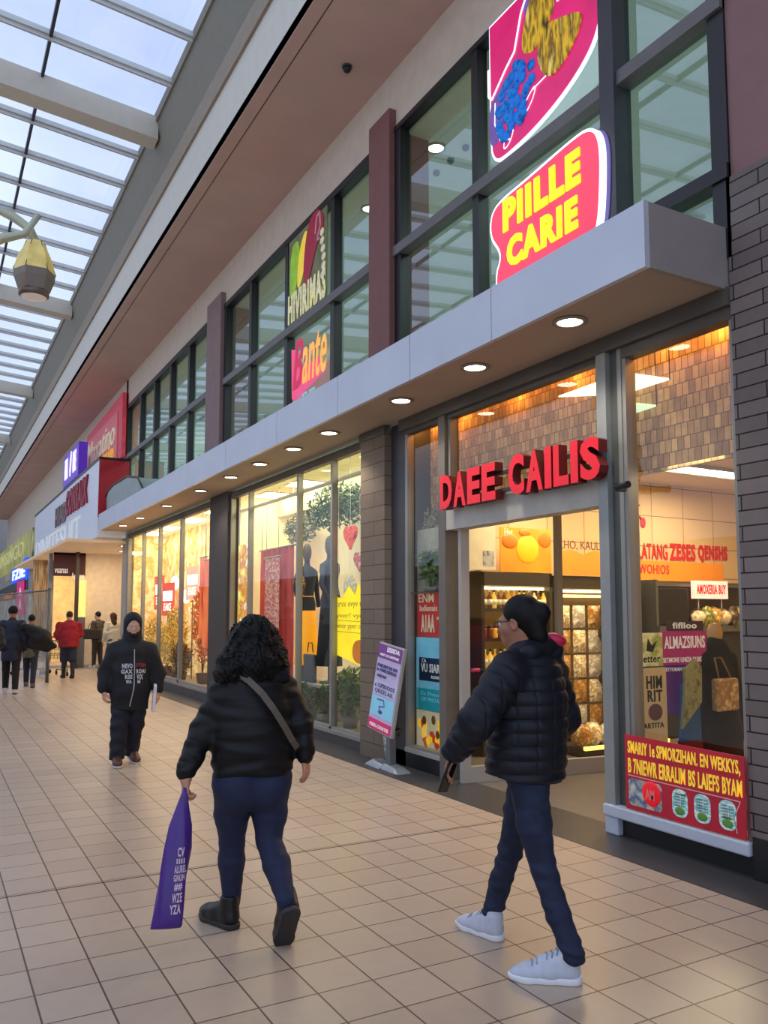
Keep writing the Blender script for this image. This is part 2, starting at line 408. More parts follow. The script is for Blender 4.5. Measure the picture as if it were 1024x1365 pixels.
# ------------------------------------------------------------------ windows
def window(name, x, y0, y1, z0, z1, mull, rails, fm, gm, fw=.06, depth=.09, mw=.05, rail_m=None, rail_h=.09, headm=None, headh=.09, skip_pane=()):
    w = tag(empty(name, (x,y0,z0)), kind='structure')
    L, H = y1-y0, z1-z0
    MB().box(0,depth,0,fw,0,H).box(0,depth,L-fw,L,0,H).box(0,depth,fw,L-fw,0,fw*.6).build('frame', fm, w)
    MB().box(-.01,depth,0,L,H-headh,H).build('head_frame', headm or fm, w)
    ys = [0]+[m-y0 for m in mull]+[L]
    for m in mull: MB().box(.0,depth,m-y0-mw/2,m-y0+mw/2,0,H-headh).build('mullion', fm, w)
    zsr = [0]+[r-z0 for r in rails]+[H]
    for r in rails:
        MB().box(-.03,depth,.0,L,r-z0-rail_h*.5,r-z0+rail_h*.5).build('rail', rail_m or fm, w)
    for i in range(len(ys)-1):
        for j in range(len(zsr)-1):
            if (i,j) in skip_pane: continue
            MB().add([(depth*.6,ys[i]+.02,zsr[j]+.02),(depth*.6,ys[i+1]-.02,zsr[j]+.02),(depth*.6,ys[i+1]-.02,zsr[j+1]-.02),(depth*.6,ys[i]+.02,zsr[j+1]-.02)], [(0,3,2,1)]).build('pane', gm, w)
    return w
# upper windows
window('window_1', 4.44, 3.36, 7.73, 3.9, 7.14, [6.17], [5.66], win_black, glass_teal, fw=.13, mw=.1, rail_m=win_rail, rail_h=.11, headm=win_black, headh=.06, depth=.12)
struct('trim_11', MB().box(4.38,4.56,4.29,4.44,3.9,7.14), steel_dk)
struct('trim_12', MB().box(4.42,4.56,3.36,4.29,4.43,4.53), win_black)
window('window_2', 4.44, 8.22, 13.86, 3.9, 7.14, [9.37,10.95,12.5], [5.70], win_black, glass_teal, fw=.11, mw=.11, rail_m=win_rail, rail_h=.11, headh=.09, depth=.12)
window('window_3', 4.44, 14.7, 22.1, 3.9, 7.14, [16.15,17.6,19.05,20.5], [5.72], win_black, glass_teal, fw=.11, mw=.13, rail_m=win_rail, rail_h=.11, headh=.12, depth=.12)
# upstairs room
struct('wall_upstairs', MB().add([(9,3.3,3.75),(9,22.3,3.75),(9,22.3,7.3),(9,3.3,7.3)], [(0,1,2,3)]).add([(4.6,22.29,3.75),(9,22.29,3.75),(9,22.29,7.3),(4.6,22.29,7.3)], [(0,3,2,1)]).add([(4.6,3.38,3.75),(9,3.38,3.75),(9,3.38,7.3),(4.6,3.38,7.3)], [(0,1,2,3)]), upstairs)
struct('ceiling_upstairs', MB().box(4.56,9,3.36,22.3,7.13,7.2), upstairs_c)
struct('floor_upstairs', MB().box(4.56,9,3.36,22.3,3.72,3.8), upstairs)
for i, (x, yy) in enumerate(((5.06,7.82),(5.06,9.5),(6.6,6.6))):
    d = dup(dl, (x,yy,7.128), 'small round ceiling light upstairs behind the '+('pane left of the fruit sign','pane beside the painted poster','wide pane right of the dark post')[i])
    d['group'] = 'upstairs ceiling lights'
for i in range(4):
    o = MB().lathe([(.04,0),(.045,-.03),(.03,-.05),(.03,0)], (0,0,0), 12).build('ceiling_spotlight', black_p); o.location = (5.35+.0*i, 7.3+.32*i, 7.128)
    tag(o, 'small dark ceiling spotlight upstairs behind the glass left of the fruit sign', 'light', 'dark spotlights upstairs')
for i in range(6):
    lamp('AREA', (6.8,4.8+3.2*i,7.1), 60, (.95,1,.92), 1.2)
# shopfront windows
window('window_4', 4.46, 3.385, 4.36, .215, 3.6, [], [], alu, glass_shop, fw=.035, headm=head_dark, headh=.1, depth=.1)
struct('trim_13', MB().box(4.42,4.60,4.49,4.59,.215,3.62), M('slate grey entrance post', (150,153,150), .45, .2))
struct('trim_20', MB().box(4.47,4.60,4.40,4.49,.215,3.62), M('dark slate recess', (84,88,84), .45, .2))
struct('trim_21', MB().box(4.45,4.60,4.36,4.40,.215,3.62), alu)
struct('trim_14', MB().box(4.41,4.60,3.385,7.60,3.58,3.70), head_dark)
window('window_5', 4.47, 4.585, 6.72, 2.66, 3.6, [], [], alu, glass_shop, fw=.04, headm=head_dark, headh=.06, depth=.08)
struct('trim_15', MB().box(4.43,4.6,6.72,6.84,0,3.6), M('bronze grey jamb', (112,106,98), .5, .2))
window('window_6', 4.47, 6.84, 7.56, .2, 3.6, [], [], alu, glass_shop, fw=.05, headm=head_dark, headh=.06, depth=.08)
window('window_7', 4.47, 8.43, 13.44, .165, 3.66, [9.42,10.53,12.52], [], alu, glass_shop, fw=.05, mw=.055, headm=head_dark, headh=.1, depth=.08)
window('window_8', 4.47, 14.45, 21.7, .215, 3.66, [16.6,18.4,20.0], [], alu, glass_shop, fw=.1, mw=.1, headm=head_dark, headh=.12, depth=.08)
# entrance header with its raised letters
struct('trim_16', MB().box(4.44,4.6,4.585,6.78,2.42,2.68), M('light grey sign band', (186,182,172), .55))
sg = fac('shop_sign', 'large raised red block letter sign reading DAEE CAILIS over the shop entrance', 'sign', 4.44, 6.62, 2.55)
def letters(root, word, x0, x1, h0, h1, y0, m):
    n = len(word); wts = {'I':.45,'L':.85}; tot = sum(wts.get(c,1) for c in word); x = x0
    for i, c in enumerate(word):
        w = (x1-x0)*wts.get(c,1)/tot; t0, t1 = i/n, (i+1)/n
        mb = MB().text(c, x+.012, y0, x+w-.012, y0+h0+(h1-h0)*(t0+t1)/2, .05, .14, bold=.045 if c != 'I' else .06)
        for k in range(len(mb.f)):
            zz = [mb.v[q][2] for q in mb.f[k]]
            mb.mi[k] = 0 if min(zz) > .139 else 1
        mb.build('letter', m, root)
        x += w
letters(sg, 'DAEE', .0, .91, .33, .33, .05, [red_sig, red_side])
letters(sg, 'CAILIS', 1.07, 2.19, .35, .32, .05, [red_sig, red_side])
MB().box(.03,2.12,.12,.15,.02,.055).box(.03,2.12,.28,.31,.02,.055).build('mounting_rail', steel_dk, sg)
# shingle facing above the shop, with warm strip light
struct('wall_shingle', MB().box(4.80,4.84,3.40,7.84,2.675,3.70), shingle_m)
struct('ceiling_shop', MB().box(4.84,12,3.39,8.1,3.40,3.5).box(4.58,4.84,3.39,7.84,3.70,3.75), shop_ceil)
struct('wall_shop_back', MB().box(5.05,12,8.0,8.1,0,3.5), shop_tile)
struct('wall_shop_side', MB().box(11,11.1,3.3,8.1,0,3.5).box(4.9,11,3.30,3.385,0,3.5), shop_cream)
sl1 = tag(empty('ceiling_strip_light', (4.74,5.6,3.66)), 'warm orange strip light washing the top of the shingle wall', 'light')
MB().cyl((0,-2.1,0),(0,2.2,0),.014).build('tube', M('amber tube', (255,150,40), .5, em=5, var=0), sl1)
MB().box(-.02,.045,-2.15,2.25,.0,.03).build('housing', steel_dk, sl1)
for yy in (3.75,4.2,5.2,6.0,6.9,7.4):
    lamp('POINT', (4.70,yy,3.63), 1.6 if yy > 4 else 3.2, (1,.42,.08), .04)
for i, (pts, lb) in enumerate((([(4.58,5.20,3.42),(4.58,4.45,3.43),(4.72,4.14,3.32),(4.72,4.60,3.32)],'added glowing panel imitating a reflection in the glass above the entrance post, upper of two'),([(4.60,4.68,3.27),(4.60,4.45,3.20),(4.72,4.27,3.15),(4.72,4.57,3.14)],'small added greenish glowing panel imitating a reflection just below the bright one behind the entrance post'))):
    o = tag(empty('ceiling_glow_panel', pts[0]), lb, 'light'); q = [tuple(a-b for a, b in zip(p, pts[0])) for p in pts]  # added emissive panels in place of light reflections in the transom glass
    MB().hexa(q+[(a,b,c+.012) for a,b,c in q]).build('diffuser', M('pale yellow reflection panel', (250,250,205), .5, em=1.3, var=.03) if i == 0 else M('pale green reflection panel', (214,240,196), .5, em=.8, var=.03), o)
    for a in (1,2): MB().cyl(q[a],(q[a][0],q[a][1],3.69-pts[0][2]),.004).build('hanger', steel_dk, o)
# ceiling lights of the shop
for i, (x, yy, lx, ly) in enumerate(((8.6,6.9,1.5,.35),(7.0,6.0,.3,1.2))):
    o = tag(empty('ceiling_light_fixture', (x,yy,3.4)), ('long lit louvre ceiling light in the shop beyond the right window','lit ceiling light inside the entrance')[i], 'light')
    MB().box(-lx/2,lx/2,-ly/2,ly/2,-.03,-.005).build('diffuser', panel_white, o)
    MB().box(-lx/2-.03,lx/2+.03,-ly/2-.03,-ly/2,-.04,0).box(-lx/2-.03,lx/2+.03,ly/2,ly/2+.03,-.04,0).box(-lx/6,-lx/6+.02,-ly/2,ly/2,-.036,-.03).box(lx/6,lx/6+.02,-ly/2,ly/2,-.036,-.03).build('frame', alu_lite, o)
lamp('AREA', (8.4,6.6,3.3), 75, (1,.8,.5), 1.6)
lamp('AREA', (6.3,7.0,3.2), 42, (1,.8,.5), 1.0)
lamp('AREA', (5.0,4.0,2.7), 4, (1,.85,.6), .5)

# glass entrance screen going back into the recess
sc = tag(empty('door_1', (4.49,6.56,0), (0,0,math.atan2(-.30,2.2))), kind='structure')
Ls = 1.84
MB().box(0,.09,-.03,.03,0,2.75).box(Ls-.07,Ls,-.03,.03,0,2.75).build('stile', alu_lite, sc)
MB().box(1.085,1.15,-.03,.03,.15,2.75).build('mullion', alu, sc)
MB().box(0.09,Ls-.07,-.03,.03,.0,.15).box(.09,Ls-.07,-.03,.03,2.7,2.75).build('rail', alu_lite, sc)
for a, b in ((.09,1.085),(1.15,Ls-.07)):
    MB().add([(a,0,.15),(b,0,.15),(b,0,2.7),(a,0,2.7)], [(0,1,2,3)]).build('pane', glass_shop, sc)
MB().cyl((.12,-.06,1.06),(.75,-.06,1.06),.016).cyl((.14,-.06,1.06),(.14,0,1.06),.01).cyl((.72,-.06,1.06),(.72,0,1.06),.01).build('push_bar', black_p, sc)
MB().cyl((.09,-.06,1.06),(.17,-.06,1.06),.019).build('bar_end', paint('pink bar end', (200,50,90)), sc)

# ------------------------------------------------------------------ signs on the upper windows
def vec(poly, ox, oz, s=1): return [((ox-a)*s, (b-oz)*s) for a, b in poly]      # (along, height) measured on the shopfront -> sign plane
# fruit sign: magenta panel, pale outline, blue berries and gold bundles
fs = fac('hanging_sign', 'lit magenta sign with blue berries and gold stripes in the tall upper window', 'sign', 4.40, 5.9, 5.7)
out = vec([(5.86,7.10),(5.86,5.92),(5.80,5.76),(5.69,5.72),(5.3,5.75),(4.92,5.84),(4.62,5.98),(4.46,6.14),(4.41,6.36),(4.41,7.10)], 5.9, 5.7)
out = out[:1]+smooth_poly(out,2)[2:-4]+out[-1:]
MB().prism(grow(out,.012), -.02, .0).build('edge_outline', M('lit pale outline', (226,240,255), .4, em=.9, var=0), fs)
MB().prism(grow(out,-.014), 0, .006).build('panel', M('lit magenta panel', (214,24,104), .4, em=.42, var=.15, scale=2), fs)
pp = [(.02,.5),(.05,.86),(.30,.95),(.55,.62),(.30,.25),(.1,.1)]
pur = M('dull violet patch', (120,84,160), .5, em=.3, var=.15)
MB().prism(smooth_poly([(.03,.22),(.03,.62),(.2,.7),(.42,.82),(.5,.66),(.3,.45),(.16,.18)],2), .006, .008).prism(smooth_poly([(.62,1.0),(.50,1.40),(1.1,1.40),(1.45,1.38),(1.40,1.15),(1.1,1.08),(.9,1.2)],1), .006, .008).build('violet_patch', pur, fs)
b = MB(); rr = random.Random(3)
for i in range(46):
    a, q = rr.uniform(0,2*PI), math.sqrt(rr.random())
    b.ell((.42+.24*q*math.cos(a)+.09*q*math.sin(a), .50+.33*q*math.sin(a), .012), (.055,.055,.02), 8)
b.build('berry_cluster', blue_p, fs)
g = MB().prism(smooth_poly([(.50,.86),(.60,1.20),(.72,1.34),(.92,1.22),(.98,1.0),(.86,.86),(.66,.74)],2), .008, .016).prism(smooth_poly([(.72,.74),(.84,.90),(1.06,.82),(1.30,.72),(1.26,.58),(1.08,.42),(.90,.38),(.78,.5)],2), .010, .02)
g.build('gold_bundle', gold_p, fs)
ol = MB(); wh = M('lit white line', (240,244,255), .4, em=.8, var=0)
def line(mb, pts, w=.008, z=.014, closed=False):
    pts = smooth_poly(pts,2) if closed else pts
    n = len(pts)
    for i in range(n if closed else n-1):
        a, c = pts[i], pts[(i+1)%n]; dx, dy = c[0]-a[0], c[1]-a[1]; L = math.hypot(dx,dy) or 1
        nx, ny = -dy/L*w, dx/L*w
        mb.prism([(a[0]+nx,a[1]+ny),(a[0]-nx,a[1]-ny),(c[0]-nx,c[1]-ny),(c[0]+nx,c[1]+ny)], z-.002, z)
line(ol, [(.42,.92),(.52,1.22),(.62,1.36),(.74,1.38)], .013); line(ol, [(.03,.98),(.03,.72),(.08,.66),(.30,.84),(.42,.92)], .013)
line(ol, [(1.0,1.0),(1.04,1.16),(1.2,1.22),(1.3,1.18),(1.45,1.24)], .014); line(ol, [(1.2,.92),(1.34,.95),(1.46,1.12)], .01); line(ol, [(1.2,.92),(1.32,.88),(1.46,1.05)], .01)
line(ol, [(.24,-.0+.08),(.27,.2),(.36,.28),(.40,.2),(.33,.1)], .005, .014, True); line(ol, [(.5,.22),(.55,.36),(.72,.46),(.66,.32)], .005, .014, True)
line(ol, [(.13,.6),(.12,.4),(.2,.2),(.34,.14)], .006); line(ol, [(.66,.42),(.84,.44),(.92,.5)], .006)
ol.build('line_drawing', wh, fs)
# PIILLE CARIE
ps = fac('illuminated_sign', 'lit pink rounded sign with yellow words PIILLE CARIE above the canopy', 'sign', 4.32, 5.78, 4.12)
o2 = vec([(5.72,4.10),(5.70,4.62),(5.63,4.72),(5.64,4.82),(5.75,4.96),(5.775,5.08),(5.75,5.20),(5.64,5.27),(5.2,5.30),(4.62,5.36),(4.47,5.33),(4.40,5.24),(4.375,5.06),(4.40,4.66),(4.44,4.50),(4.47,4.40),(4.47,4.10)], 5.78, 4.12)
o2 = o2[:1]+smooth_poly(o2,2)[3:-4]+o2[-1:]
MB().prism(grow(o2,.012), -.05, .0).build('edge_outline', M('lit white edge', (250,246,255), .4, em=1.1, var=0), ps)
MB().prism([(x+.05,y-.01) for x,y in grow(o2,.0)], -.10, -.052).build('backing', M('violet sign backing', (92,84,150), .5, em=.12), ps)
MB().prism(grow(o2,-.014), 0, .006).build('panel', M('lit coral pink panel', (244,66,96), .4, em=.5, var=.12, scale=1.5), ps)
ylw = M('lit yellow letter', (255,226,20), .4, em=.85, var=.02)
for w_, xa, xb, y0, y1 in (('PIILLE',.21,1.19,.83,1.12),('CARIE',.26,1.15,.48,.75)):
    MB().text(w_, xa, y0, xb, y1, .006, .02, bold=.05).build('lettering', ylw, ps)
# painted poster and pink script sign in the middle window
po = fac('window_poster', 'painted window poster of red, yellow and green shapes over cream lettering', 'poster', 4.42, 10.80, 5.76)
MB().box(.0,1.30,.0,1.26,-.01,0).build('backing', M('olive grey poster film', (120,122,84), .6, em=.05, var=.25, scale=5), po)
MB().prism(smooth_poly([(.05,.36),(.05,1.10),(.35,1.22),(.42,.8),(.2,.36)],2), 0, .004).build('green_shape', M('bright green paint', (150,200,40), .5, em=.15, var=.2), po)
MB().prism(smooth_poly([(.30,.42),(.38,1.0),(.62,1.24),(.70,1.05),(.5,.5)],2), .004, .007).build('yellow_shape', yellow_p, po)
MB().prism(smooth_poly([(.52,.56),(.66,1.22),(.95,1.36),(1.2,1.22),(1.22,.98),(.98,.82),(.82,.56),(.7,.34)],2), .007, .012).build('red_shape', crimson, po)
b = MB()
for i in range(6): b.ell((1.2+.03*math.sin(i), .34+.12*i, .012), (.075,.06,.012), 8)
b.build('cream_beads', cream_p, po)
MB().text('HIVIRIMAS', .02,.0,1.3,.44,.012,.02,bold=.04).build('lettering', M('cream outlined letters', (226,220,170), .5, em=.2, var=.25, scale=20), po)
b = MB(); line(b, [(.95,1.0),(1.0,1.22),(1.1,1.25),(1.12,1.05),(1.0,.9),(1.1,.88)], .02, .016); b.build('pale_marks', M('pale pink marks', (220,170,176), .5), po)
pk = fac('script_sign', 'pink and orange script sign reading Bante on the lower upper window pane', 'sign', 4.42, 10.72, 4.40)
pinkm = M('lit pink shape', (236,70,120), .4, em=.4); orm = M('lit orange letter', (255,170,70), .4, em=.5)
MB().prism([(.08,.25),(.05,.98),(.3,.9),(.36,.62),(1.1,.6),(1.12,.36),(.5,.24),(.22,.16)], 0, .004).build('backing_shape', pinkm, pk)
MB().text('B', .12,.36,.48,1.05,.004,.012,.01,slant=.3).text('ante', .46,.36,1.25,.98,.004,.012,.01,m=1,slant=.2).build('lettering', [paint('rose script', (214,40,80), .3), orm], pk)
MB().text('liiEEt', .12,-.04,1.05,.24,0,.004,.0).build('small_print', paint('pale teal print', (170,220,216), .15), pk)

# ------------------------------------------------------------------ right-hand window: banner, posters, shop goods
bn = fac('window_banner', 'red promotional banner with yellow slogan and pictured cans low in the right window', 'banner', 4.415, 4.37, .225)
MB().prism([(0,0),(.98,0),(.985,.50),(.0,.515)], 0, .008).build('panel', M('banner red', (176,26,48), .5, em=.12, var=.12, scale=3), bn)
by = M('banner yellow', (246,208,60), .5, em=.25)
MB().text('SMARIY 1e SPMORZIHAN. EN WEKKYS,', .03,.375,.955,.475,.008,.012,.02).text('B 7NIEWR ERRALIM BS LAIEFS BYAM', .03,.25,.965,.355,.008,.012,.02).build('slogan', by, bn)
b = MB(); line(b, [(.03,.235),(.95,.225),(.90,.12),(.92,.03)], .003, .012); b.build('thin_rule', paint('pale rule', (226,190,180)), bn)
b = MB().prism(rrect(.03,.03,.33,.215,.03), .008,.011).build('collage_panel', speckle('collage print', [(46,44,46),(196,188,168),(70,110,150),(226,220,200),(150,96,64)], 7, .5, stretch=(1,1,1)), bn)
b = MB(); b.ell((.24,.14,.012),(.085,.085,.012),20).prism(smooth_poly([(.17,.1),(.31,.1),(.25,.035)],1),.009,.012)
b.build('red_badge', M('bright red badge', (226,24,36), .4, em=.25), bn)
MB().text('AM', .20,.10,.28,.17,.026,.028,.02).build('badge_mark', paint('pale red mark', (244,140,130)), bn)
canm = speckle('pictured can', [(200,230,220),(120,190,190),(225,240,235),(60,130,90)], 10, .5, em=.12, stretch=(1,3,1))
for x in (.42,.60,.79):
    c = MB().prism(rrect(x,.035,x+.125,.215,.05), .008, .012).build('can_picture', canm, bn)
    b = MB()
    for k in range(5): b.text('LABSE EHT', x+.015,.175-.018*k,x+.11,.187-.018*k,.012,.013,.01)
    b.build('can_print', paint('dark teal print', (20,60,70)), c)
    MB().ell((x+.062,.075,.011),(.045,.03,.003),10).build('green_spot', green_p, c)
# red hand lettering inside, painted on the shop back wall
ob = bak('orange_banner', 'long orange banner band on the cream shop wall seen through the right window', 'banner', 8.16, 7.985, 2.05)
MB().box(0,1.92,0,.27,0,.012).build('panel', orange_p, ob)
MB().text('WOHIOS', .22,.09,.80,.22,.012,.016,.02).build('lettering', red_p, ob)
for i, (t, xa, xb) in enumerate((('LATANG',0,.56),('ZESES',.60,1.12))):
    MB()
wl = bak('wall_lettering', 'red painted words LATANG ZESES with a curling stem on the cream shop wall', 'sign', 8.38, 7.99, 2.34)
MB().text('LATANG', .02,.0,.58,.22,0,.006,.015).text('ZESES', .62,.0,1.14,.24,0,.006,.04).build('lettering', red_p, wl)
b = MB(); b.tube([(-.2,-.02,.004),(-.12,.08,.004),(-.1,.3,.004),(-.08,.46,.004),(-.02,.58,.004),(.06,.58,.004),(.12,.5,.004)], .012, 6).ell((.12,.50,.004),(.05,.08,.008),10)
b.tube([(-.02,.58,.004),(.0,.68,.004),(.06,.74,.004)], .01, 6).build('curling_stem', red_p, wl)
w2 = bak('wall_lettering', 'red painted word QENSHS right of the other words on the cream shop wall', 'sign', 9.58, 7.99, 2.33)
MB().text('QENSHS', 0,0,.62,.25,0,.006,.05).build('lettering', red_p, w2)
# wall shelf of baskets
ds = tag(empty('display_counter', (9.2,7.72,0)), 'dark stainless shop counter with a shelf against the far wall beyond the right window', 'counter')
steel = M('dull steel', (110,108,102), .35, .6)
dkw = M('dark brown cabinet', (44,36,30), .5)
MB().box(-1.0,1.3,-.25,.26,1.36,1.44).build('worktop', steel, ds); MB().box(-1.0,1.3,-.2,.26,0,1.36).build('body', dkw, ds)
MB().box(-1.0,1.3,.22,.26,1.44,2.04).build('back_panel', M('brown back panel', (92,74,54), .6), ds)
MB().box(-.96,1.3,-.1,.2,1.96,2.0).box(-1.0,-.96,-.2,.26,1.44,2.04).build('shelf', steel, ds)
o = tag(MB().box(8.26,8.84,7.55,7.90,1.445,1.94).build('oven', M('black appliance', (26,23,21), .35), None, .02), 'black boxy appliance on the counter left of the snack baskets', 'appliance')
lb = bak('lit_sign', 'small pink and cream lit sign box standing over the snack baskets', 'sign', 8.9, 7.5, 1.80)
MB().box(0,.66,0,.24,-.06,0).build('box', M('lit cream pink box', (250,190,176), .5, em=.8), lb); MB().text('AMOXERIA BUY', .04,.06,.62,.19,0,.004,.03).build('lettering', red_sig, lb)
MB().cyl((.1,0,-.03),(.1,-.354,-.03),.012).build('post', steel, lb); MB().cyl((.56,0,-.03),(.56,-.354,-.03),.012).build('post', steel, lb)
snack = [speckle('snack wrap a', [(240,210,110),(150,100,40),(250,235,180)], 12, .4, em=.12), speckle('snack wrap b', [(30,24,20),(90,70,50),(200,180,130)], 12, .4, em=.03), speckle('snack wrap c', [(190,150,90),(230,210,170),(120,60,30)], 12, .4, em=.08), speckle('snack wrap d', [(220,190,60),(60,80,40),(240,220,140)], 12, .4, em=.1)]
names4 = ['golden','black','brown','green and yellow']
for i in range(16):
    k = R.randrange(4)
    o = MB().ell((0,0,.1),(.10,.09,.10+.03*(i%3)),10,0,.16,i).build('snack_packet', snack[k]); o.location = (8.98+.085*i, 7.52+.10*(i%2), 1.445)
    tag(o, names4[k]+' crumpled snack packet heaped on the far counter under the pink lit sign', 'packet', names4[k]+' snack packets on the counter')
# posters and coat just behind the right window
tb = tag(empty('poster_board', (4.92,4.60,0)), 'tall tan poster board with black prints behind the right window by the post', 'poster')
MB().box(-.17,.17,-.01,.01,.25,1.18).build('board', tan_p, tb); MB().box(-.12,-.09,-.01,.02,0,.25).build('leg', black_p, tb); MB().box(.09,.12,-.01,.02,0,.25).build('leg', black_p, tb)
b = MB().text('BVI', -.08,.98,.12,1.06,-.016,-.011,.03); 
for i in range(len(b.v)): pass
def front(mb):                                    # text built in xy is turned to face the mall
    mb.v = [(x, -z, y) for x, y, z in mb.v]; return mb
front(MB().text('HIM', -.05,1.02,.12,1.12,.011,.014,.03).text('RIT', -.04,.92,.12,1.01,.011,.014,.03).text('EARTITA', -.12,.72,.13,.76,.011,.014,.02)).build('print', black_p, tb)
front(MB().prism([(.04+.075*math.cos(a*PI/8), .84+.065*math.sin(a*PI/8)) for a in range(16)], .011,.015)).build('round_mark', M('plum round mark', (96,60,76), .5), tb)
yb = tag(empty('poster', (4.92,4.62,1.19)), 'yellow green poster with a dark bird-like mark above the tan board', 'poster')
front(MB().box(-.18,.16,0,.26,0,.012)).build('sheet', speckle('yellow green print', [(220,214,90),(240,236,190),(160,170,60),(230,226,150)], 6, .5, em=.1), yb)
front(MB().prism([(-.02,.12),(.0,.22),(.04,.16),(.1,.2),(.05,.11)], .012,.014).text('Cletter', -.14,.03,.13,.09,.012,.014,.02)).build('print', black_p, yb)
MB().cyl((-.1,.0,0),(-.1,.0,-.09),.006).build('hook', steel, yb)
mg = tag(empty('poster', (5.36,4.66,0)), 'magenta and purple poster with white lettering behind the black coat', 'poster')
front(MB().box(-.27,.27,.80,1.22,0,.012)).build('purple_panel', purple_p, mg); front(MB().box(-.27,.27,1.19,1.46,.006,.016)).build('magenta_panel', magenta, mg)
front(MB().box(-.18,.24,1.46,1.54,.004,.014)).build('top_panel', M('dark plum panel', (70,34,60), .5), mg)
front(MB().text('ALMAZSIUNS', -.22,1.32,.25,1.42,.016,.02,.02).text('SETMONE UNIZA DUXD', -.24,1.21,.22,1.25,.016,.02,.01).text('BETTORAN RONINE', -.23,1.14,.14,1.17,.012,.016,.01).text('fiflloo', -.12,1.48,.16,1.53,.014,.018,.02)).build('lettering', white_p, mg)
MB().box(-.26,-.23,0,.02,0,.82).build('leg', black_p, mg); MB().box(.23,.26,0,.02,0,.82).build('leg', black_p, mg)

# ------------------------------------------------------------------ shop goods seen through the entrance
def pouch(w, h, d, seed):
    mb = MB(); rr = random.Random(seed); n, k = 9, 11; vs = []
    for sd in (1,-1):
        for j in range(k):
            for i in range(n):
                u, v = 2*i/(n-1)-1, 2*j/(k-1)-1; t = (1-u**4)*(1-min(1,abs(v)*1.15)**4); q = 1+rr.uniform(-.25,.25)*t
                vs.append((w*u*(1-.08*t), -sd*d*t*q, h*(v-1)))
    m = n*k
    for sd in (0,1):
        for j in range(k-1):
            for i in range(n-1):
                a = sd*m+j*n+i; f = (a,a+1,a+n+1,a+n); mb_f = f if sd == 0 else f[::-1]; mb.f.append(mb_f); mb.mi.append(0); mb.sm.append(True)
    mb.v = vs; return mb
def shelving(x0, x1, zt, name, label, boards, col):
    t = tag(empty(name, ((x0+x1)/2,7.8,0)), label, 'shelving'); h = (x1-x0)/2
    MB().box(-h,h,.12,.18,0,zt).build('back_panel', col, t)
    MB().box(-h,-h+.04,-.2,.18,0,zt).build('side_panel', dkw, t); MB().box(h-.04,h,-.2,.18,0,zt).build('side_panel', dkw, t)
    MB().box(-h,h,-.2,.18,zt-.16,zt).build('top_fascia', dkw, t)
    for z in boards: MB().box(-h+.04,h-.04,-.2,.12,z-.035,z).build('shelf', M('black shelf edge', (34,28,24), .5), t)
    MB().box(-h+.06,h-.06,-.12,-.08,zt-.20,zt-.17).build('shelf_light', M('lit shelf tube', (255,225,150), .5, em=6, var=0), t)
    return t
shelving(5.50,6.54,2.08,'shelving_unit','dark shelving unit with lit rows of yellow bottles left of the entrance mullion',(.32,.64,.98,1.32,1.66), M('gold lit back panel', (170,128,60), .6, em=.12))
bt = [M('amber bottle', (226,160,40), .25, em=.25), M('yellow bottle', (246,214,90), .25, em=.25), M('brown bottle', (120,66,24), .25, em=.06), M('cream jar', (240,226,180), .35, em=.15), M('red jar', (176,44,30), .3, em=.1)]
bn_ = ['amber','yellow','brown','cream','red']
def make_bottle(k, jar):
    b = tag(empty('jar' if jar else 'bottle'), 'x', 'jar' if jar else 'bottle')
    if jar:
        MB().lathe([(.034,0),(.037,.02),(.037,.10),(.03,.118)],n=10).build('body', bt[k], b); MB().lathe([(.033,.118),(.033,.14)],n=10).build('lid', dkw, b)
    else:
        MB().lathe([(.028,0),(.031,.02),(.031,.13),(.012,.165),(.011,.19)],n=10).build('body', bt[k], b); MB().lathe([(.014,.19),(.014,.215)],n=8).build('cap', dkw if k%2 else cream_p, b)
        MB().lathe([(.0318,.045),(.0318,.105)],n=10).build('label', cream_p if k != 3 else red_p, b)
    return b
shelfn = {1.66:'top',1.32:'second',.98:'third',.64:'fourth'}
proto = {}
for z, jar in ((1.66,False),(1.32,True),(.98,False),(.64,True)):
    for i in range(13):
        if z == .64 and i > 7: continue
        k = R.choice((0,1,1,0,2,3) if z != 1.32 else (4,0,1,3,2,0)); loc = (5.58+.073*i, 7.66+R.uniform(-.01,.02), z)
        lb = '%s %s in the row on the %s shelf of the yellow lit shelving' % (bn_[k], 'jar' if jar else 'bottle', shelfn[z])
        if (k,jar) not in proto:
            p = proto[(k,jar)] = make_bottle(k, jar); p.location = loc
        else: p = dup(proto[(k,jar)], loc)
        p['label'] = lb; p['group'] = '%s %ss on the %s shelf' % (bn_[k], 'jar' if jar else 'bottle', shelfn[z])
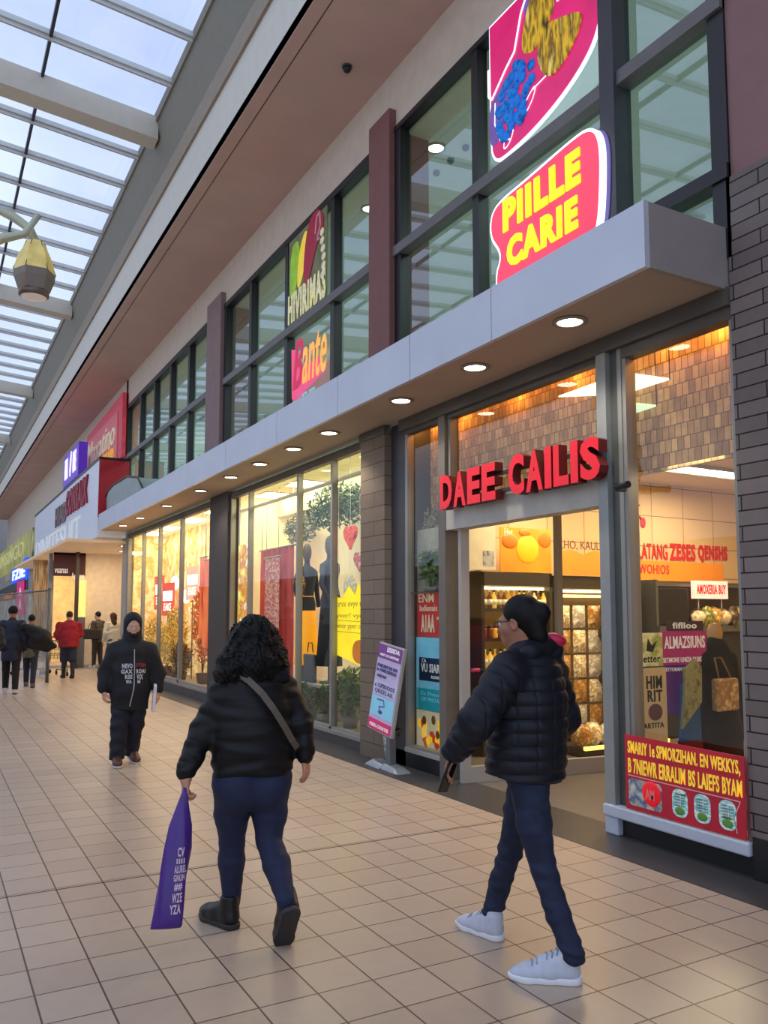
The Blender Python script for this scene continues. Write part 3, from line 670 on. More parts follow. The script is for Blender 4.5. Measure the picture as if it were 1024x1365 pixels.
# peg wall with hanging packs right of the mullion
pw = shelving(6.60,7.98,2.06,'display_rack','dark display rack of hanging packs right of the entrance mullion',(.12,), M('warm brown rack back', (120,92,60), .6, em=.06))
MB().box(-.66,.66,-.2,-.02,1.80,1.83).build('lit_ledge', M('lit cream ledge', (250,226,160), .5, em=1.2), pw)
packm = [speckle('clear gold film', [(250,226,150),(190,140,70),(255,246,210),(150,110,60)], 16, .25, em=.12), speckle('pale film', [(236,224,200),(180,160,130),(255,250,236)], 18, .25, em=.1), speckle('amber film', [(220,160,70),(150,90,40),(245,214,140)], 16, .25, em=.1)]
pn = ['gold','pale','amber']
for c_, x in enumerate((6.76,6.98,7.20)):
    for r_ in range(5):
        k = (c_+r_*2+(r_>1))%3
        o = pouch(.100,.135,.05,c_*7+r_).build('hanging_pack', packm[k]); tag(o, pn[k]+' shiny pack hanging in '+('left','middle','right')[c_]+' column of the display rack, row %s from the top' % ('first','second','third','fourth','fifth')[r_], 'packet', 'hanging packs on the rack')
        MB().cyl((0,0,-.01),(0,.25+.03*c_,.0),.006,n=6).build('hook', steel, o); o.location = (x, 7.66-.03*c_, 1.70-.30*r_)
blk = speckle('glossy black cloth', [(8,7,8),(24,20,20),(48,40,36)], 20, .4)
for i, (x, z, rx, rz) in enumerate(((7.32,1.62,.10,.11),(7.30,1.36,.13,.13),(7.38,1.08,.12,.12),(7.30,.82,.13,.12),(7.36,.54,.13,.12),(7.38,.30,.14,.12))):
    o = MB().ell((0,0,0),(rx,.10,rz),14,0,.14,i+3).build('black_bundle', blk); o.location = (x,7.47,z)
    MB().cyl((0,0,rz*.6),(0,.44,rz*.6),.008,n=6).build('hook', steel, o)
    tag(o, 'black cloth bundle hanging in a column by the entrance post, %s from the top' % ('first','second','third','fourth','fifth','sixth')[i], 'bundle', 'black hanging bundles')
for i, (x, z) in enumerate(((7.58,1.5),(7.62,1.2),(7.62,.92),(7.62,.64),(7.62,.36))):
    o = pouch(.10,.12,.05,i+30).build('hanging_pack', packm[1]); o.location = (x,7.55,z); MB().cyl((0,0,.05),(0,.36,.05),.006,n=6).build('hook', steel, o)
    tag(o, 'pale round pack hanging right of the black bundles, %s from the top' % ('first','second','third','fourth','fifth')[i], 'packet', 'pale packs by the bundles')
dp = tag(empty('display_platform', (7.05,7.20,0)), 'low lit display platform in front of the hanging packs', 'platform')
MB().box(-.62,.7,-.22,.28,0,.10).build('base', dkw, dp); MB().box(-.62,.7,-.24,-.2,.085,.125).build('lit_edge', M('lit golden edge', (255,206,110), .5, em=1.4), dp)
for i in range(5):
    o = MB().ell((0,0,.12),(.12,.10,.13),12,0,.12,i+50).build('tote_bag', (packm[2],packm[0],packm[1])[i%3]); o.location = (6.56+.20*i,7.16+.04*(i%2),.10)
    tag(o, ('amber','gold','pale')[i%3]+' soft bag slumped on the lit platform, %s from the entrance mullion' % ('first','second','third','fourth','fifth')[i], 'bag', 'soft bags on the platform')
# orange poster, orange band, wall mirror strip
op = bak('poster', 'large orange poster of round oranges above the yellow bottle shelving', 'poster', 5.78, 7.62, 2.085)
MB().box(0,.76,0,.52,0,.012).build('sheet', M('amber poster sheet', (238,140,24), .5, em=.2, var=.2, scale=3), op)
MB().ell((.40,.27,.012),(.17,.17,.02),20).build('orange_picture', M('lit orange fruit', (255,165,12), .5, em=.45), op)
MB().ell((.14,.36,.012),(.12,.09,.015),16).ell((.66,.40,.012),(.10,.10,.015),16).ell((.36,.47,.012),(.09,.05,.012),12).build('small_fruit_picture', M('deep orange fruit', (226,110,14), .5, em=.2), op)
MB().text('Hat', .06,.42,.18,.51,.01,.016,.02).build('lettering', cream_p, op)
MB().box(.1,.66,-.0,.012,-.06,0).build('stand', steel, op)
bo = bak('orange_banner', 'orange wavy banner with red and cream letters right of the entrance mullion', 'banner', 6.62, 7.58, 2.07)
MB().prism([(0,0),(1.2,0),(1.2,.26),(1.0,.30),(.8,.24),(.6,.32),(.4,.25),(.2,.31),(0,.27)], 0,.01).build('panel', orange_p, bo)
MB().text('LHO, KAULA HOM', .04,.30,1.1,.42,-.004,.0,.0).build('lettering', paint('brown red letters', (104,40,28)), bo)
MB().box(.5,.54,0.0,.03,-.02,.0).build('bracket', steel, bo)
rw = bak('wall_poster', 'pale wall panel with small dark pictures left of the orange poster', 'poster', 5.26, 7.62, 2.1)
MB().box(0,.46,0,.62,-.01,0).build('panel', M('cream grey panel', (214,200,170), .6, em=.1), rw); MB().box(.28,.44,.05,.22,0,.004).build('picture', speckle('tiny photo print', [(60,60,70),(190,190,190),(90,90,100)], 8), rw)
MB().box(.2,.24,-.02,-.01,-.5,.02).build('bracket', steel, rw)

# security camera by the post
sc2 = fac('mounted_camera', 'small black security camera fixed to the frame of the right window', 'camera', 4.40, 4.33, 2.52)
MB().cyl((0,0,.05),(.15,-.005,.09),.022,.026).build('body', black_p, sc2); MB().box(-.02,.02,-.03,.03,-.03,.06).build('bracket', black_p, sc2)

# ------------------------------------------------------------------ narrow window left of the entrance
sb = struct('wall_display_side', MB().box(4.62,4.66,6.84,7.86,0,2.5).box(4.62,5.2,7.86,7.9,0,3.6), M('pale display back', (190,186,168), .7, var=.2))
def strip(name, label, y0, z0, w, h, m, words=(), wm=None, cat='poster', deco=None):
    t = fac(name, label, cat, 4.60, y0, z0); MB().box(0,w,0,h,0,.006).build('sheet', m, t)
    if words:
        b = MB()
        for s, a in words: b.text(s, a[0]*w, a[1]*h, a[2]*w, a[3]*h, .006,.009, a[4] if len(a) > 4 else .01)
        b.build('lettering', wm, t)
    return t
struct('wall_shingle_side', MB().box(4.62,4.80,7.846,7.858,2.675,3.70), brick('cedar shingle facing side', (214,172,118), (160,122,82), (108,80,56), .058, .10, .003, 'xz', rough=.7, offset=.37, noise=.35, bump=.8, em=.12))
strip('poster','red poster with white lettering in the narrow window left of the entrance', 7.52,1.36,.66,.46, M('strong red poster', (190,36,36), .5, em=.16), (('ENM',(.05,.78,.5,.98)),('Iadianais',(.08,.58,.6,.72)),('A1AA',(.12,.10,.52,.5,.04)),('A8 0171 LAJ',(.58,.36,.95,.46)),('wvv',(.72,.06,.92,.14))), cream_p)
t = strip('poster','tall blue poster with navy and teal bands in the narrow window left of the entrance', 7.54,.60,.68,.75, M('sky blue poster', (116,190,220), .5, em=.2, var=.2, scale=2))
MB().box(.06,.68,.30,.54,.006,.009).build('navy_panel', navy_p, t); MB().box(0,.68,.0,.22,.006,.009).build('teal_panel', teal_p, t)
MB().text('VU SIARTIN',.10,.39,.62,.48,.009,.012,.02).text('ROSARSA',.30,.33,.5,.36,.009,.012,.01).text('CA',.12,.49,.2,.53,.009,.012).build('lettering', white_p, t)
MB().text('Ec Pmerose',.1,.15,.62,.19,.009,.012).text('OE PMOALUTS',.1,.09,.62,.13,.009,.012).build('small_lettering', sky_p, t)
t = strip('poster','cream poster of yellow and red fruit at the bottom of the narrow window', 7.54,.21,.68,.38, M('cream poster', (224,212,180), .5, em=.15))
yf = MB(); rf = MB(); bf = MB()
for i in range(22):
    x, z = R.uniform(.06,.62), R.uniform(.04,.22); (yf if i%3 else rf).ell((x, z+.05*(i%4==0), .008),(.05,.05,.006),10)
for x, z in ((.16,.28),(.34,.3),(.54,.27),(.42,.16)): bf.ell((x,z,.012),(.04,.05,.006),8)
yf.build('yellow_fruit', M('lit yellow fruit', (250,196,30), .5, em=.35), t); rf.build('red_fruit', M('lit red fruit', (206,60,24), .5, em=.2), t); bf.build('brown_fruit', M('brown fruit print', (140,90,40), .5), t)
def plant(name, label, x, y, z, pot_r, h, rad, n, size, mats, seed, cat='plant'):
    t = tag(empty(name, (x,y,z)), label, cat)
    MB().lathe([(pot_r*.75,0),(pot_r,.6*pot_r*2),(pot_r*.9,.6*pot_r*2)],n=14).build('pot', M('grey planter', (120,120,116), .6), t)
    b = MB(); rr = random.Random(seed)
    for i in range(7):
        a = rr.uniform(0,6.28); b.tube([(0,0,pot_r),(rad*.3*math.cos(a),rad*.3*math.sin(a),h*.5),(rad*.7*math.cos(a),rad*.7*math.sin(a),h*.9)], .006, 5)
    b.build('stem', M('brown stem', (92,74,46), .7), t)
    MB().leaves((0,0,h*.62+pot_r*.5), (rad,rad,h*.42), n, size, seed).build('foliage', mats, t)
    return t
leaf_dk = speckle('dark green leaves', [(22,44,22),(50,84,40),(90,120,60),(30,56,28)], 9, .5)
leaf_md = speckle('mid green leaves', [(60,96,48),(110,140,70),(150,170,100)], 9, .5)
leaf_gr = speckle('grey green leaves', [(70,80,62),(120,126,104),(166,168,140)], 8, .6, em=.08)
plant('potted_plant', 'small spiky green plant on a shelf in the narrow window left of the entrance', 4.56, 7.2, 1.83, .04, .40, .02, 260, .075, leaf_md, 4).scale = (.8,3.6,1)
MB().box(4.5,4.62,6.9,7.5,1.80,1.83).build('glass_shelf', glass_rail).update_tag()
tag(bpy.data.objects['glass_shelf'], 'narrow glass shelf carrying the small plant above the red poster', 'shelf')
t = tag(MB().leaves((4.74,7.42,2.46),(.05,.38,.26),620,.075,8).tube([(4.74,7.1,2.5),(4.74,7.4,2.6),(4.74,7.4,3.69)],.006,5).build('hanging_tree_reflection', leaf_gr), 'grey green leaves standing in for reflected trees in the upper part of the narrow window', 'foliage', kind='stuff')  # leaves added behind the glass to imitate a reflection of trees

# ------------------------------------------------------------------ display window with mannequins
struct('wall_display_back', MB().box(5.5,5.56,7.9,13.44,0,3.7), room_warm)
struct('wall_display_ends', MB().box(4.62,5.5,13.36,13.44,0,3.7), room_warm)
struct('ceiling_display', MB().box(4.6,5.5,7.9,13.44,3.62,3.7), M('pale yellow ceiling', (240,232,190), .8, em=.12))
struct('floor_display', MB().box(4.62,5.5,8.4,13.44,0,.12), M('display floor', (150,140,116), .6))
lamp('AREA', (5.0,10.8,3.58), 38, (1,.88,.62), .5, sy=4.6)
struct('trim_17', MB().box(4.60,4.70,8.43,13.4,3.34,3.36).box(5.3,5.5,8.43,13.4,3.28,3.62), M('pale bulkhead', (226,218,176), .7))
for i, (yy, lb) in enumerate(((11.6,'lit square light panel in the display ceiling above the mannequins'),(13.0,'lit square light panel in the display ceiling above the red curtain'))):
    o = tag(empty('ceiling_glow_panel', (5.05,yy,3.62)), lb, 'light'); MB().box(-.2,.2,-.3,.3,-.02,-.001).build('diffuser', panel_white, o); MB().box(-.22,.22,-.32,.32,-.012,0).build('frame', alu_lite, o)
# red curtains
def drape(name, label, x, y0, y1, z0, z1, m, folds=7, amp=.03):
    n = folds*8; vs = []
    for z in (z0, z1):
        for i in range(n+1):
            yy = y0+(y1-y0)*i/n; vs.append((x+amp*math.sin(i/8*2*PI)*(1.2 if z == z0 else .7), yy, z))
    o = MB().add(vs, [(i,i+1,n+2+i,n+1+i) for i in range(n)], 0, True).build(name, m)
    MB().cyl((x,y0-.05,z1+.01),(x,y1+.05,z1+.01),.015).cyl((x,y0+.05,z1),(x,y0+.05,3.62),.005,n=5).cyl((x,y1-.05,z1),(x,y1-.05,3.62),.005,n=5).build('rod', alu, o)
    return tag(o, label, 'curtain')
drape('curtain','dull red curtain hanging in the display window left of the mannequins', 4.96, 11.8, 13.25, .13, 2.66, speckle('dull red cloth', [(170,60,60),(196,86,80),(150,48,52)], 5, .7, em=.1, stretch=(1,1,.3)), 6)
drape('curtain','pale crinkled pink curtain in front of the red curtain', 4.84, 12.1, 12.72, .13, 2.50, speckle('crinkled pink film', [(200,110,104),(240,196,180),(180,84,84),(224,150,140)], 22, .4, em=.12), 4, .02)
# mannequins
def mannequin(label, x, y, z, rz, coat, coat2, skirt):
    t = tag(empty('mannequin', (x,y,z), (0,0,rz)), label, 'mannequin')
    MB().lathe([(.16,0),(.16,.02),(.02,.03),(.018,.75)],n=16).build('stand', steel, t)
    MB().lathe([(.07,.62),(.10,.72),(.15,.86),(.155,.95),(.12,1.06),(.135,1.18),(.17,1.30),(.16,1.38),(.06,1.43),(.045,1.47),(.05,1.50)],n=18).build('torso', coat, t)
    MB().ell((0,0,1.60),(.075,.09,.12),14).build('head', coat2, t)
    b = MB().tube([(.15,0,1.36),(.21,.02,1.15),(.20,-.06,.92)],[.055,.045,.035],10).tube([(-.15,0,1.36),(-.22,.02,1.15),(-.17,-.1,.95)],[.055,.045,.035],10)
    b.build('arms', coat, t)
    MB().lathe([(.22,.20),(.19,.5),(.16,.80),(.125,1.05)],n=18).build('skirt', skirt, t)
    return t
dark_navy = M('navy black cloth', (34,36,46), .7); orange_c = M('vivid orange cloth', (250,160,20), .6, em=.5, var=.1)
mannequin('mannequin in dark jacket with a vivid orange skirt in the display window', 4.92, 11.20, .62, 0, dark_navy, M('dull bronze head', (110,92,66), .5), orange_c).scale = (.8,1.15,1.18)
mannequin('slim navy blue mannequin beside the orange skirted one', 5.0, 10.58, .62, .5, M('slate blue cloth', (70,76,104), .6), M('grey head', (126,128,140), .5), dark_navy).scale = (.8,.9,1.22)
gp = speckle('patterned scarf', [(30,60,50),(236,180,40),(20,24,30),(160,40,60),(240,220,120)], 14, .6, em=.1)
tag(MB().ell((4.79,11.2,2.02),(.06,.20,.20),14,0,.12,2).build('scarf', gp), 'patterned scarf bunched on the chest of the orange skirted mannequin', 'scarf')
o = tag(empty('display_plinth', (5.02,10.9,.12)), 'grey display plinth under the two mannequins', 'plinth'); MB().box(-.22,.34,-.62,.62,0,.45).build('body', M('grey green plinth', (138,142,130), .6), o, .01); MB().box(-.24,.36,-.64,.64,.45,.50).build('top', M('pale plinth top', (190,190,176), .5), o, .01)
tag(MB().ell((4.72,11.9,.56),(.10,.22,.44),16,0,.1,5).build('dark_bag', M('dark teal cloth', (44,62,62), .7)), 'dark teal sack leaning left of the mannequins, part hidden by the woman', 'bag').location = (0,0,-.0)
bg = tag(empty('shopping_bag', (4.85,10.9,.62)), 'grey blue shopping bag at the foot of the mannequins', 'bag'); MB().box(-.05,.02,-.20,.20,0,.40).build('body', M('slate blue bag', (78,88,102), .6), bg, .02); MB().tube([(0,-.1,.42),(0,-.06,.56),(0,.06,.56),(0,.1,.42)],.008,6).build('handle', black_p, bg)
# yellow poster, hearts, figure
yp = fac('hanging_poster', 'bright yellow poster with small grey writing in the display window by the brick pillar', 'poster', 4.56, 9.48, .84)
MB().prism([(0,.25),(.93,.1),(.93,1.16),(.82,1.0),(.66,1.12),(.56,.98),(.4,1.1),(.2,.95),(0,.98)], 0,.006).build('sheet', M('bright yellow sheet', (255,224,30), .5, em=.55, var=.1, scale=3), yp)
b = MB()
for i, s in enumerate(('wver yper ovei','yver? vyoy','urvx evyv rvz')): b.text(s, .06,.56+.13*i,.88,.64+.13*i,.006,.009,.0)
line(b, [(.03,.68),(.9,.66)], .004, .009); line(b, [(.03,.54),(.9,.52)], .004, .009)
MB().cyl((.1,1.0,.003),(.1,2.75,.003),.003,n=5).cyl((.85,1.0,.003),(.85,2.75,.003),.003,n=5).build('string', white_p, yp)
b.build('lettering', paint('grey olive print', (186,170,60), .15), yp)
MB().prism(smooth_poly([(.5,.2),(.52,.42),(.78,.46),(.9,.3),(.75,.14)],2), .006,.009).build('orange_patch', orange_p, yp)
def heart(label, x, y, z, s, m):
    t = fac('heart_ornament', label, 'ornament', x, y, z); p = []
    for i in range(28):
        a = 2*PI*i/28; p.append((s*.06*16*math.sin(a)**3/1.0*.1*8, s*.06*(13*math.cos(a)-5*math.cos(2*a)-2*math.cos(3*a)-math.cos(4*a))*.1*8))
    MB().prism([(a*.1,b_*.1) for a,b_ in p], -.02,.02).build('body', m, t, .01); MB().cyl((0,s*.05,0),(0,3.6-z,0),.002,n=5).build('string', white_p, t)
    return t
heart('red heart ornament hanging highest in the display window by the pillar', 4.62, 9.17, 2.58, 2.2, speckle('red heart foil', [(214,50,40),(240,110,90),(190,30,30)], 10, .3, em=.3))
heart('silver and red heart ornament hanging below the red heart', 4.66, 8.99, 2.26, 1.8, speckle('silver heart foil', [(180,170,160),(210,60,50),(230,225,215)], 12, .3, em=.15))
o = tag(MB().ell((4.68,9.3,1.93),(.05,.16,.15),14,0,.14,9).build('hanging_paper_ornament', speckle('cream crumpled paper', [(230,226,206),(190,186,166),(245,240,226)], 14, .7, em=.2)), 'cream crumpled paper ornament hanging over the yellow poster', 'ornament'); MB().cyl((4.68,9.3,2.05),(4.68,9.3,3.6),.002,n=5).build('string', white_p, o)
o = tag(MB().box(4.64,4.74,8.68,8.86,1.76,2.22).build('hanging_cloth', M('slate navy cloth', (60,70,96), .7), None, .03), 'slate navy cloth hanging at the pillar edge of the display window', 'cloth'); MB().cyl((4.69,8.73,2.2),(4.69,8.73,3.6),.003,n=5).build('string', white_p, o)
# foliage
for i, (yy, x, h, rad, n, lb, mt) in enumerate(((8.98,4.92,.74,.22,800,'bushy dark green potted plant beside the brick pillar in the display window',leaf_dk),(9.68,4.88,.66,.20,600,'leafy green potted plant under the yellow poster in the display window',leaf_md),(10.14,4.72,.40,.10,340,'small dark fern-like potted plant at the near end of the grey plinth',leaf_dk))):
    plant('potted_plant', lb, x, yy, .12, .12, h, rad, n, .13, mt, 20+i).scale = (.9,1.2,1)
tag(MB().leaves((4.665,10.85,.40),(.035,.42,.24),600,.085,77,0,1).tube([(4.68,10.4,.125),(4.67,10.8,.3),(4.68,11.3,.125)],.01,5).build('trailing_foliage', leaf_dk), 'dark green trailing leaves along the foot of the grey plinth', 'foliage', kind='stuff')
for i, (c, r, n, lb, mt) in enumerate((((5.0,9.0,3.05),(.3,.46,.46),1500,'dense grey green leaves standing in for reflected trees at the top of the display window by the pillar',leaf_gr),((5.1,10.55,3.14),(.3,.85,.32),1700,'dark leaves standing in for reflected trees at the top of the display window over the mannequins',leaf_dk),((5.3,12.35,3.0),(.08,.72,.25),900,'pale leaves standing in for reflected trees at the top of the display window over the red curtain',leaf_gr))):
    tag(MB().leaves(c, r, n, .07, 40+i).tube([(c[0],c[1]-r[1]*.9,c[2]),(c[0],c[1],c[2]+.1),(c[0],c[1]+r[1]*.9,c[2])],.012,5).tube([(c[0],c[1],c[2]),(c[0],c[1],3.62)],.006,5).build('hanging_tree_reflection', mt), lb, 'foliage', kind='stuff')  # leaf clumps put inside to imitate trees mirrored in the upper glass
tag(MB().box(4.58,4.68,12.85,13.3,.13,1.3).build('gold_display_box', speckle('glowing gold packs', [(255,226,100),(255,250,200),(220,150,50),(250,236,160)], 9, .5, em=.5)), 'glowing golden stack of packs in the far corner behind the red curtain', 'display')
tag(MB().box(4.58,4.68,12.88,13.3,1.305,2.75).build('lit_poster_box', speckle('yellow lit poster', [(255,240,150),(226,190,60),(200,110,50),(255,250,210)], 5, .5, em=.55)), 'tall yellow lit display box above the golden packs', 'display')

# ------------------------------------------------------------------ far display window
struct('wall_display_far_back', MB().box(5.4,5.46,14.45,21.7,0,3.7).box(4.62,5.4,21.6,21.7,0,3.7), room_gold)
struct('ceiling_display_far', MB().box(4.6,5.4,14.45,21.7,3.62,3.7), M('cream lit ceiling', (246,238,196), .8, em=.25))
struct('floor_display_far', MB().box(4.62,5.4,14.45,21.7,0,.17), M('far display floor', (150,130,100), .6))
lamp('AREA', (4.95,18,3.55), 36, (1,.84,.5), .5, sy=6)
straw = speckle('dried golden stems', [(190,140,50),(240,206,100),(140,96,40),(250,230,150)], 12, .7, em=.22)
rust = speckle('dried orange stems', [(200,80,24),(240,140,60),(140,50,24),(250,190,110)], 12, .7, em=.22)
brownl = speckle('dried brown stems', [(110,78,46),(160,124,76),(74,52,34),(190,160,110)], 12, .7, em=.08)
def sheaf(label, x, y, h, ry, m, n, seed, base=.17):
    t = tag(empty('dried_flower_sheaf', (x,y,base)), label, 'dried flowers'); rr = random.Random(seed)
    MB().lathe([(.10,0),(.14,.2),(.12,.22)],n=12).build('vase', M('brown basket', (96,70,44), .8), t)
    b = MB()
    for i in range(16):
        a = rr.uniform(0,6.28); q = rr.uniform(.3,1); b.tube([(0,0,.1),(.1*q*math.cos(a),ry*.5*q*math.sin(a),h*.5),(.18*q*math.cos(a),ry*q*math.sin(a),h*.93)],.007,4)
    b.build('stem', brownl, t); MB().leaves((0,0,h*.60),(.2,ry,h*.42), n, .14, seed, up=1.5, asp=.28).build('seed_heads', m, t)
    return t
for a in (('tall sheaf of dried orange stems nearest the dark pier in the far window',4.98,16.6,2.0,.34,rust,900,60),('dark brown dried sheaf at the foot of the orange stems by the dark pier',5.0,15.25,1.25,.32,brownl,800,61),('bushy golden dried sheaf in the middle of the far window',4.84,18.1,1.5,.36,straw,1200,62),('brown and gold dried sheaf left of the middle of the far window',4.88,19.1,1.15,.36,straw,800,63),('low brown dried sheaf below the middle golden one',4.72,17.3,.75,.24,brownl,600,64),('golden dried sheaf farthest along the far window',4.9,20.3,1.25,.40,straw,900,65)): sheaf(*a)
orc = speckle('orange red cloth', [(236,80,40),(255,150,90),(214,50,30)], 4, .6, em=.3, stretch=(1,1,.2)); drape('curtain','orange red cloth strip nearest the dark pier in the far window',4.67,15.15,15.55,.95,2.62,orc,3); drape('curtain','orange red cloth strip second from the dark pier in the far window',4.80,15.85,16.25,1.1,2.72,orc,3)
for i, (yy, zz, w_, h_, lb) in enumerate(((22.2-1.0,1.7,.9,.85,'red and white lit panel farthest along the far window'),(20.3,1.55,1.1,.8,'red and white lit panel second from the end of the far window'),(18.2,1.9,1.0,.75,'pale pink lit panel in the middle of the far window'))):
    t = fac('lit_sign', lb, 'sign', 5.1, yy+w_/2-.3, zz); MB().box(0,w_,0,h_,-.03,0).build('panel', M('lit red panel', (226,70,66), .5, em=.4) if i < 2 else M('lit pink panel', (250,180,160), .5, em=.5), t)
    MB().box(.1,w_-.1,h_*.45,h_*.75,0,.004).text('EAKE', .2,h_*.15,w_-.2,h_*.38,0,.004,.02).build('print', M('lit white print', (255,240,230), .5, em=1.0, var=.0), t); MB().box(w_/2-.02,w_/2+.02,-zz+.17,0,-.03,-.01).build('post', steel, t)
for i, yy in enumerate((15.6,17.4,19.4,20.8)):
    o = tag(empty('ceiling_glow_panel', (4.95,yy,3.62)), 'bright display light in the far window ceiling, %s from the dark pier' % ('first','second','third','fourth')[i], 'light', 'far window ceiling lights')
    MB().box(-.16,.16,-.4,.4,-.02,-.001).build('diffuser', panel_white, o)
for i, (yy, zz) in enumerate(((16.75,2.1),(17.9,2.3),(18.9,2.0),(19.9,2.35),(16.9,1.5))):
    o = tag(MB().ell((0,0,0),(.10,.12,.16),14).build('globe_lamp', M('glowing globe', (255,250,225), .4, em=5, var=0)), 'glowing white globe lamp hanging in the far window, %s' % ('nearest the dark pier at mid height','over the golden sheaf','left of the golden sheaf','farthest from the pier','lowest of the five')[i], 'light', 'globe lamps in the far window'); o.location = (5.25,yy,zz)
    MB().cyl((0,0,.1),(0,0,3.62-zz),.006,n=6).build('cord', white_p, o)
# ------------------------------------------------------------------ neighbouring store and the end of the mall
nb = fac('store_sign', 'long white box sign with red side and faded lettering over the neighbouring store', 'sign', 3.70, 36.0, 3.55)
MB().prism([(0,0),(14.35,0),(14.35,2.0),(0,2.03)], -.7, 0).build('box', M('cool white sign face', (206,212,224), .35, em=.06, var=.05), nb)
MB().box(14.352,14.40,.50,2.0,-.74,.01).build('side_panel', M('strong red side', (168,22,34), .5, em=.06), nb)
MB().box(-.02,14.4,1.99,2.06,-.74,.02).build('top_edge', win_black, nb)
MB().text('HIAD', 6.4,.95,8.9,1.6,0,.04,.04).build('faded_letters', M('brown grey letters', (120,96,92), .5), nb)
MB().text('CONSAIX', 8.9,1.05,12.8,1.85,0,.05,.05).build('red_letters', paint('maroon letters', (140,24,50), .05), nb)
MB().text('DINIITESUIT', .8,.12,11.6,.85,0,.03,.0).build('pale_letters', M('silver letters', (232,236,236), .4, em=.12), nb)
vs_ = fac('vertical_sign', 'purple lit vertical sign with white lettering above the white box sign', 'sign', 3.66, 27.9, 5.62)
MB().box(0,3.0,0,1.0,-.25,0).build('box', M('lit violet box', (80,40,170), .4, em=.35), vs_)
MB().text('MEBLA', .4,.2,1.0,.85,0,.02,.03).text('UVALE', 2.0,.2,2.6,.85,0,.02,.02).prism(smooth_poly([(1.35,.2),(1.5,.9),(1.75,.95),(1.6,.15)],1),0,.02).build('lettering', M('lit white letters', (236,226,255), .4, em=.55, var=0), vs_)
rs = fac('wall_sign', 'red and pink wall sign with script lettering above the white box sign', 'sign', 4.30, 27.6, 5.72)
MB().prism([(0,0),(5.6,0),(5.6,1.75),(0,1.6)], -.1, 0).build('panel', M('dusty red panel', (196,64,80), .5, em=.16, var=.15), rs)
MB().box(.1,5.1,.05,1.35,0,.03).build('picture_panel', M('rose panel', (206,104,110), .5, em=.12), rs)
MB().text('Maxatino', .5,.5,4.9,1.2,.03,.06,.0,slant=.2).build('lettering', cream_p, rs); MB().text('Lotzie', 2.0,.1,4.8,.55,.03,.06,.02).build('orange_lettering', paint('amber letters', (240,176,60), .25), rs)
dm = tag(empty('awning', (4.12,19.4,4.12)), 'rounded grey green awning hood standing on the canopy end by the red sign side', 'awning')
prof = [(-2.0,0),(-2.1,.42),(-1.9,.55),(-1.2,.62),(.4,.60),(1.5,.42),(2.0,.12),(2.05,0)]
v = []
for x in (-.26,.24): v += [(x,-p[0],p[1]) for p in prof]
n = len(prof)
MB().add(v, [tuple(range(n)), tuple(range(2*n-1,n-1,-1))]+[(i,n+i,n+(i+1)%n,(i+1)%n) for i in range(n)]).build('hood', M('grey green hood', (150,160,156), .5, var=.08), dm, .03)
MB().tube([(-.27,-p[0],p[1]+.01) for p in prof[1:-1]],.02,6).build('edge_trim', steel_dk, dm)
# recess of the neighbouring store
cream_wall = M('cream plaster', (222,200,172), .8, em=.06)
struct('ceiling_neighbour', MB().box(3.0,9,21.9,36,3.42,3.5), M('warm cream ceiling', (226,196,160), .8, em=.10))
struct('wall_neighbour_panel', MB().box(4.12,5.6,26,26.2,0,3.42), cream_wall)
struct('wall_neighbour', MB().box(5.6,5.7,21.9,26.2,0,3.42), cream_wall)
struct('trim_18', MB().box(3.0,5.6,25.9,26,0,.08), M('pale step', (196,184,170), .6))
struct('wall_neighbour_back', MB().box(3.7,5.2,29.6,29.7,0,3.42), M('golden store wall', (236,196,124), .7, em=.25, var=.15))
vl = bak('valance', 'maroon and black shop valance with white lettering over the lit doorway of the neighbouring store', 'valance', 3.22, 25.95, 2.62)
MB().box(0,.9,.1,.78,-.1,0).build('board', M('maroon board', (74,18,24), .6), vl); MB().text('Anouva', .5,.0,.88,.2,0,.02,.03).text('vuanas', .03,.18,.4,.32,0,.02,.01).build('lettering', white_p, vl)
MB().box(.0,.9,.74,.80,-.1,.0).build('rail', win_black, vl)
cl = tag(empty('column', (3.84,25.6,0)), 'dark slim column in front of the lit neighbouring doorway', 'column'); MB().box(-.05,.05,-.05,.05,0,3.42).build('shaft', M('dark brown column', (62,46,38), .6), cl); MB().box(-.08,.08,-.08,.08,0,.1).build('base', steel_dk, cl)
pb = tag(empty('advertising_stand', (4.0,25.75,0)), 'grey free-standing panel right of the dark slim column', 'panel'); MB().box(-.12,.12,-.03,.03,.0,1.5).build('panel', M('slate panel', (110,112,112), .5), pb); MB().box(-.12,.12,-.03,.03,1.5,2.6).build('lit_panel', M('lit yellow panel', (240,214,120), .5, em=.6, var=.2), pb)
lamp('AREA', (4.3,24.3,3.35), 40, (1,.82,.55), 1.6)
lamp('AREA', (3.5,28,3.3), 40, (1,.78,.45), 1.0)
for i, (x, yy) in enumerate(((4.55,22.6),(4.9,24.6))):
    d = dup(dl, (x,yy,3.42), 'round ceiling light in the neighbouring store recess, '+('nearer','farther')+(() if 0 else ()) if False else 'round ceiling light in the recess ceiling of the neighbouring store, '+('near the pale end pier','near the cream wall')[i]); d['group'] = 'recess ceiling lights'
